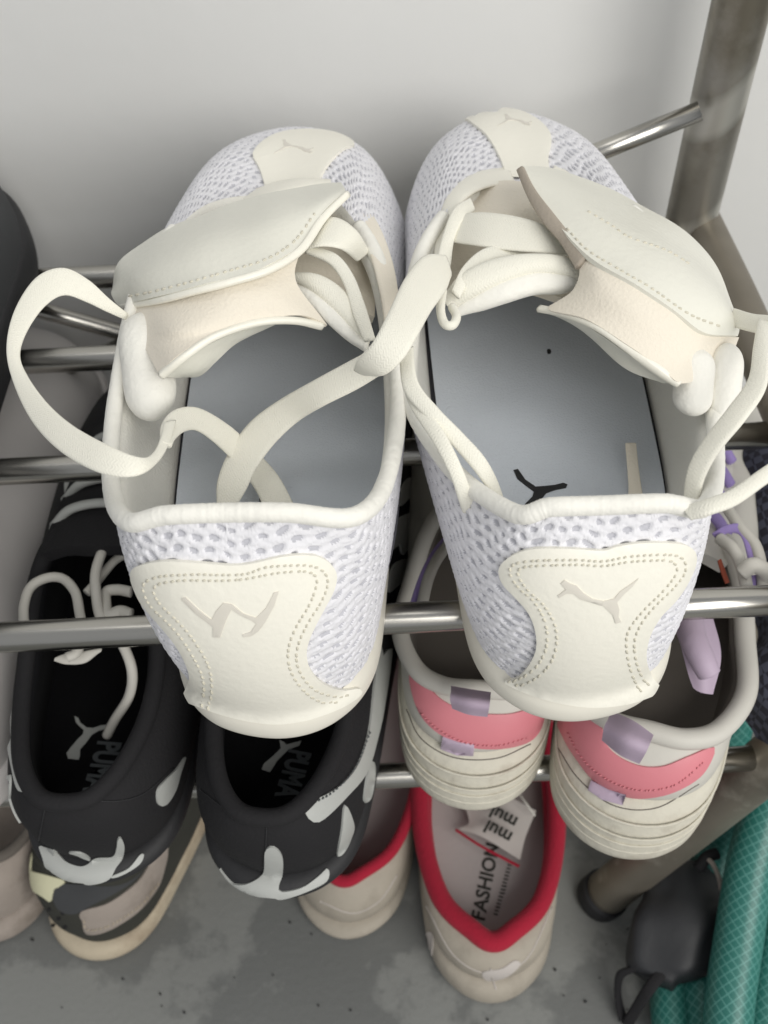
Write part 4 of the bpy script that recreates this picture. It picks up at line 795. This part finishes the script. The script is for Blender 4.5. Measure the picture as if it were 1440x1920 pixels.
patch('dirt_speck', bPL, [(1026, 656), (1032, 656), (1033, 662), (1027, 663)], m_print, R_, off=.02, th=.01, step=5)
SPECKS = []; bF = plane_bvh(0.0)
m_scuff = mat('dried_splash', (.30, .30, .29), .8)
m_dirt = mat('floor_dirt', (.03, .03, .03), .9)
for i in range(26):
    u = random.uniform(40, 1180); v = random.uniform(1700, 1915); r = random.uniform(1.2, 3.2)
    o = patch('dirt_speck', bF, [(u+r*math.cos(a)*random.uniform(.6, 1.3), v+r*math.sin(a)*random.uniform(.5, 1.1)) for a in (0, 1.2, 2.5, 3.8, 5)], m_dirt if i % 2 else m_scuff, None, off=.062, th=.03, step=6)
    o['kind'] = 'stuff'; SPECKS.append(o)
me = bmesh.new()
for o in SPECKS: me.from_mesh(o.data); bpy.data.objects.remove(o)
md = bpy.data.meshes.new('floor_grit'); me.to_mesh(md); me.free(); md.materials.append(m_dirt); og = bpy.data.objects.new('floor_grit', md); COL.objects.link(og); og['kind'] = 'stuff'; tag(og, 'small dark grit and dirt specks scattered on the grey floor', 'grit')
# ---- green hose, black pouch, dark cloth
HS = root('garden_hose', (14, 14, 0), 'green braided garden hose in loose coils at the lower right, beyond the steel leg', 'hose')
def hose(pts, r=1.15):
    P = catmull(ZL(pts), 90); o = tube('hose_length', P, r, m_hose, HS, raw=True, k=24)
    me = o.data; uv = me.uv_layers.new(name='UVMap'); L_tot = np.linalg.norm(np.diff(P, axis=0), axis=1).sum()
    for poly in me.polygons:
        for li in poly.loop_indices:
            vi = me.loops[li].vertex_index; a = vi % 24; rr = vi//24
            if rr >= 90: continue
            aa = a/24*14
            if any((me.loops[l].vertex_index % 24) > 18 for l in poly.loop_indices) and a == 0: aa = 14
            uv.data[li].uv = (aa, rr/89*L_tot/.5)
    return o
hose([(1372, 1080, 16), (1378, 1200, 14), (1372, 1330, 11), (1350, 1440, 7.5), (1345, 1560, 4), (1330, 1660, 2)])
hose([(1470, 1400, 9), (1440, 1500, 8), (1408, 1620, 6.5), (1385, 1760, 5), (1368, 1880, 4), (1360, 2000, 3)])
hose([(1340, 1640, 1.2), (1318, 1740, 1.2), (1312, 1840, 1.2), (1330, 1960, 1.2)])
hose([(1500, 1580, 5), (1470, 1720, 4), (1445, 1840, 3), (1430, 1980, 2)])
hose([(1270, 1790, 1.1), (1256, 1860, 1.1), (1268, 1990, 1.1)], 1.0)
PO = root('pouch', (12.5, 15, 0), 'black nylon pouch with a dangling strap on the floor against the green hose', 'pouch')
lump('pouch_body', [(1335, 1630, 3.0), (1310, 1660, 3.0), (1275, 1730, 3.0), (1235, 1800, 2.8), (1222, 1835, 2.5)], [.7, 1.75, 2.15, 2.0, 1.1], m_blob, PO)
strip('strap', [(1232, 1815, 3.2), (1205, 1850, 2.8), (1178, 1895, 1.2), (1165, 1915, .4)], [(1250, 1832, 3.2), (1222, 1868, 2.8), (1198, 1905, 1.2), (1186, 1925, .4)], .25, m_blk, PO)
strip('strap', [(1215, 1800, 3.2), (1180, 1812, 2.6), (1155, 1825, 2.0), (1152, 1870, 1.0), (1160, 1915, .4)], [(1218, 1812, 3.0), (1185, 1824, 2.4), (1168, 1838, 1.9), (1166, 1870, 1.0), (1176, 1908, .4)], .2, m_blk, PO)
strip('strap', [(1312, 1760, 2.5), (1325, 1790, 2.0), (1335, 1815, 1.6)], [(1322, 1755, 2.5), (1336, 1785, 2.0), (1340, 1813, 1.6)], .2, m_blk, PO)
tube('zip_cord', ZL([(1318, 1605, 5.0), (1335, 1618, 5.2), (1348, 1645, 4.8), (1352, 1668, 4.2)]), .12, m_taupe, PO, n=24, k=8)
tube('strap_ring', ZL([(1310, 1628, 4.6), (1325, 1608, 5.0), (1345, 1600, 5.0)]), .3, m_blk, PO, n=24, k=10)
CL = sheet('cloth_bag', [[(1384, 830, 21), (1440, 820, 22), (1540, 810, 22)], [(1398, 950, 20.5), (1450, 950, 22), (1540, 950, 22)], [(1425, 1060, 20), (1470, 1060, 21.5), (1560, 1060, 21)], [(1432, 1180, 19), (1480, 1180, 20.5), (1560, 1180, 20)],
                         [(1402, 1280, 17.5), (1460, 1290, 19.5), (1560, 1300, 19)], [(1432, 1380, 16.5), (1480, 1400, 17.5), (1560, 1420, 17)]], m_plaid, None, th=1.2, nu=40, nv=60, noise=.12)
seam('stitching', bOL, [crop([(545, 760), (560, 820), (650, 815), (760, 765), (900, 665), (1010, 530)], 0, 1500, 3.43)], m_tan, OL, gap=8, ln=5, w=.03, off=.11)
for q in [(75, 1712), (88, 1722), (100, 1735), (92, 1705), (110, 1722), (122, 1738), (118, 1712), (70, 1698)]:
    patch('perforation', bOL, [(q[0]-3, q[1]-2), (q[0]+3, q[1]-3), (q[0]+3, q[1]+2), (q[0]-2, q[1]+3)], m_blk, OL, off=.02, th=.02, step=5)
tag(CL, 'dark navy checked cloth bag at the right edge, behind the cream and pink sneaker', 'cloth bag')

# ---- pieces that sit on a part belong to that part
bpy.context.view_layer.update()
def kids(r, n): return [o for o in bpy.data.objects if o.parent == r and o.name.split('.')[0] == n]
def under(r, names, part):
    p = kids(r, part)
    for n in names:
        for o in kids(r, n): o.parent = p[0]
for r in (L_, R_):
    hp_, tc_ = kids(r, 'heel_patch')[0], kids(r, 'toe_cap')[0]
    for o in kids(r, 'leaping_cat_emblem')+kids(r, 'letter_emblem'):
        o.parent = tc_ if (o.data.vertices[0].co.y+r.location.y) > .3 else hp_
    under(r, ('stitching',), 'heel_patch'); under(r, ('strap_stitching', 'strap_edge'), 'strap'); under(r, ('insole_print', 'insole_edge', 'dirt_speck'), 'insole')
for r in (KL, KR): under(r, ('insole_print', 'insole_emblem'), 'insole')
for r in (NL, NR): under(r, ('stitching',), 'heel_band'); under(r, ('sole_groove', 'midsole_line'), 'sole')
under(DR, ('label_print', 'label_stitch'), 'woven_label'); under(DR, ('insole_print',), 'insole'); under(DL, ('insole_print',), 'insole')
under(OL, ('perforation',), 'upper'); under(OL, ('stitching',), 'side_overlay')
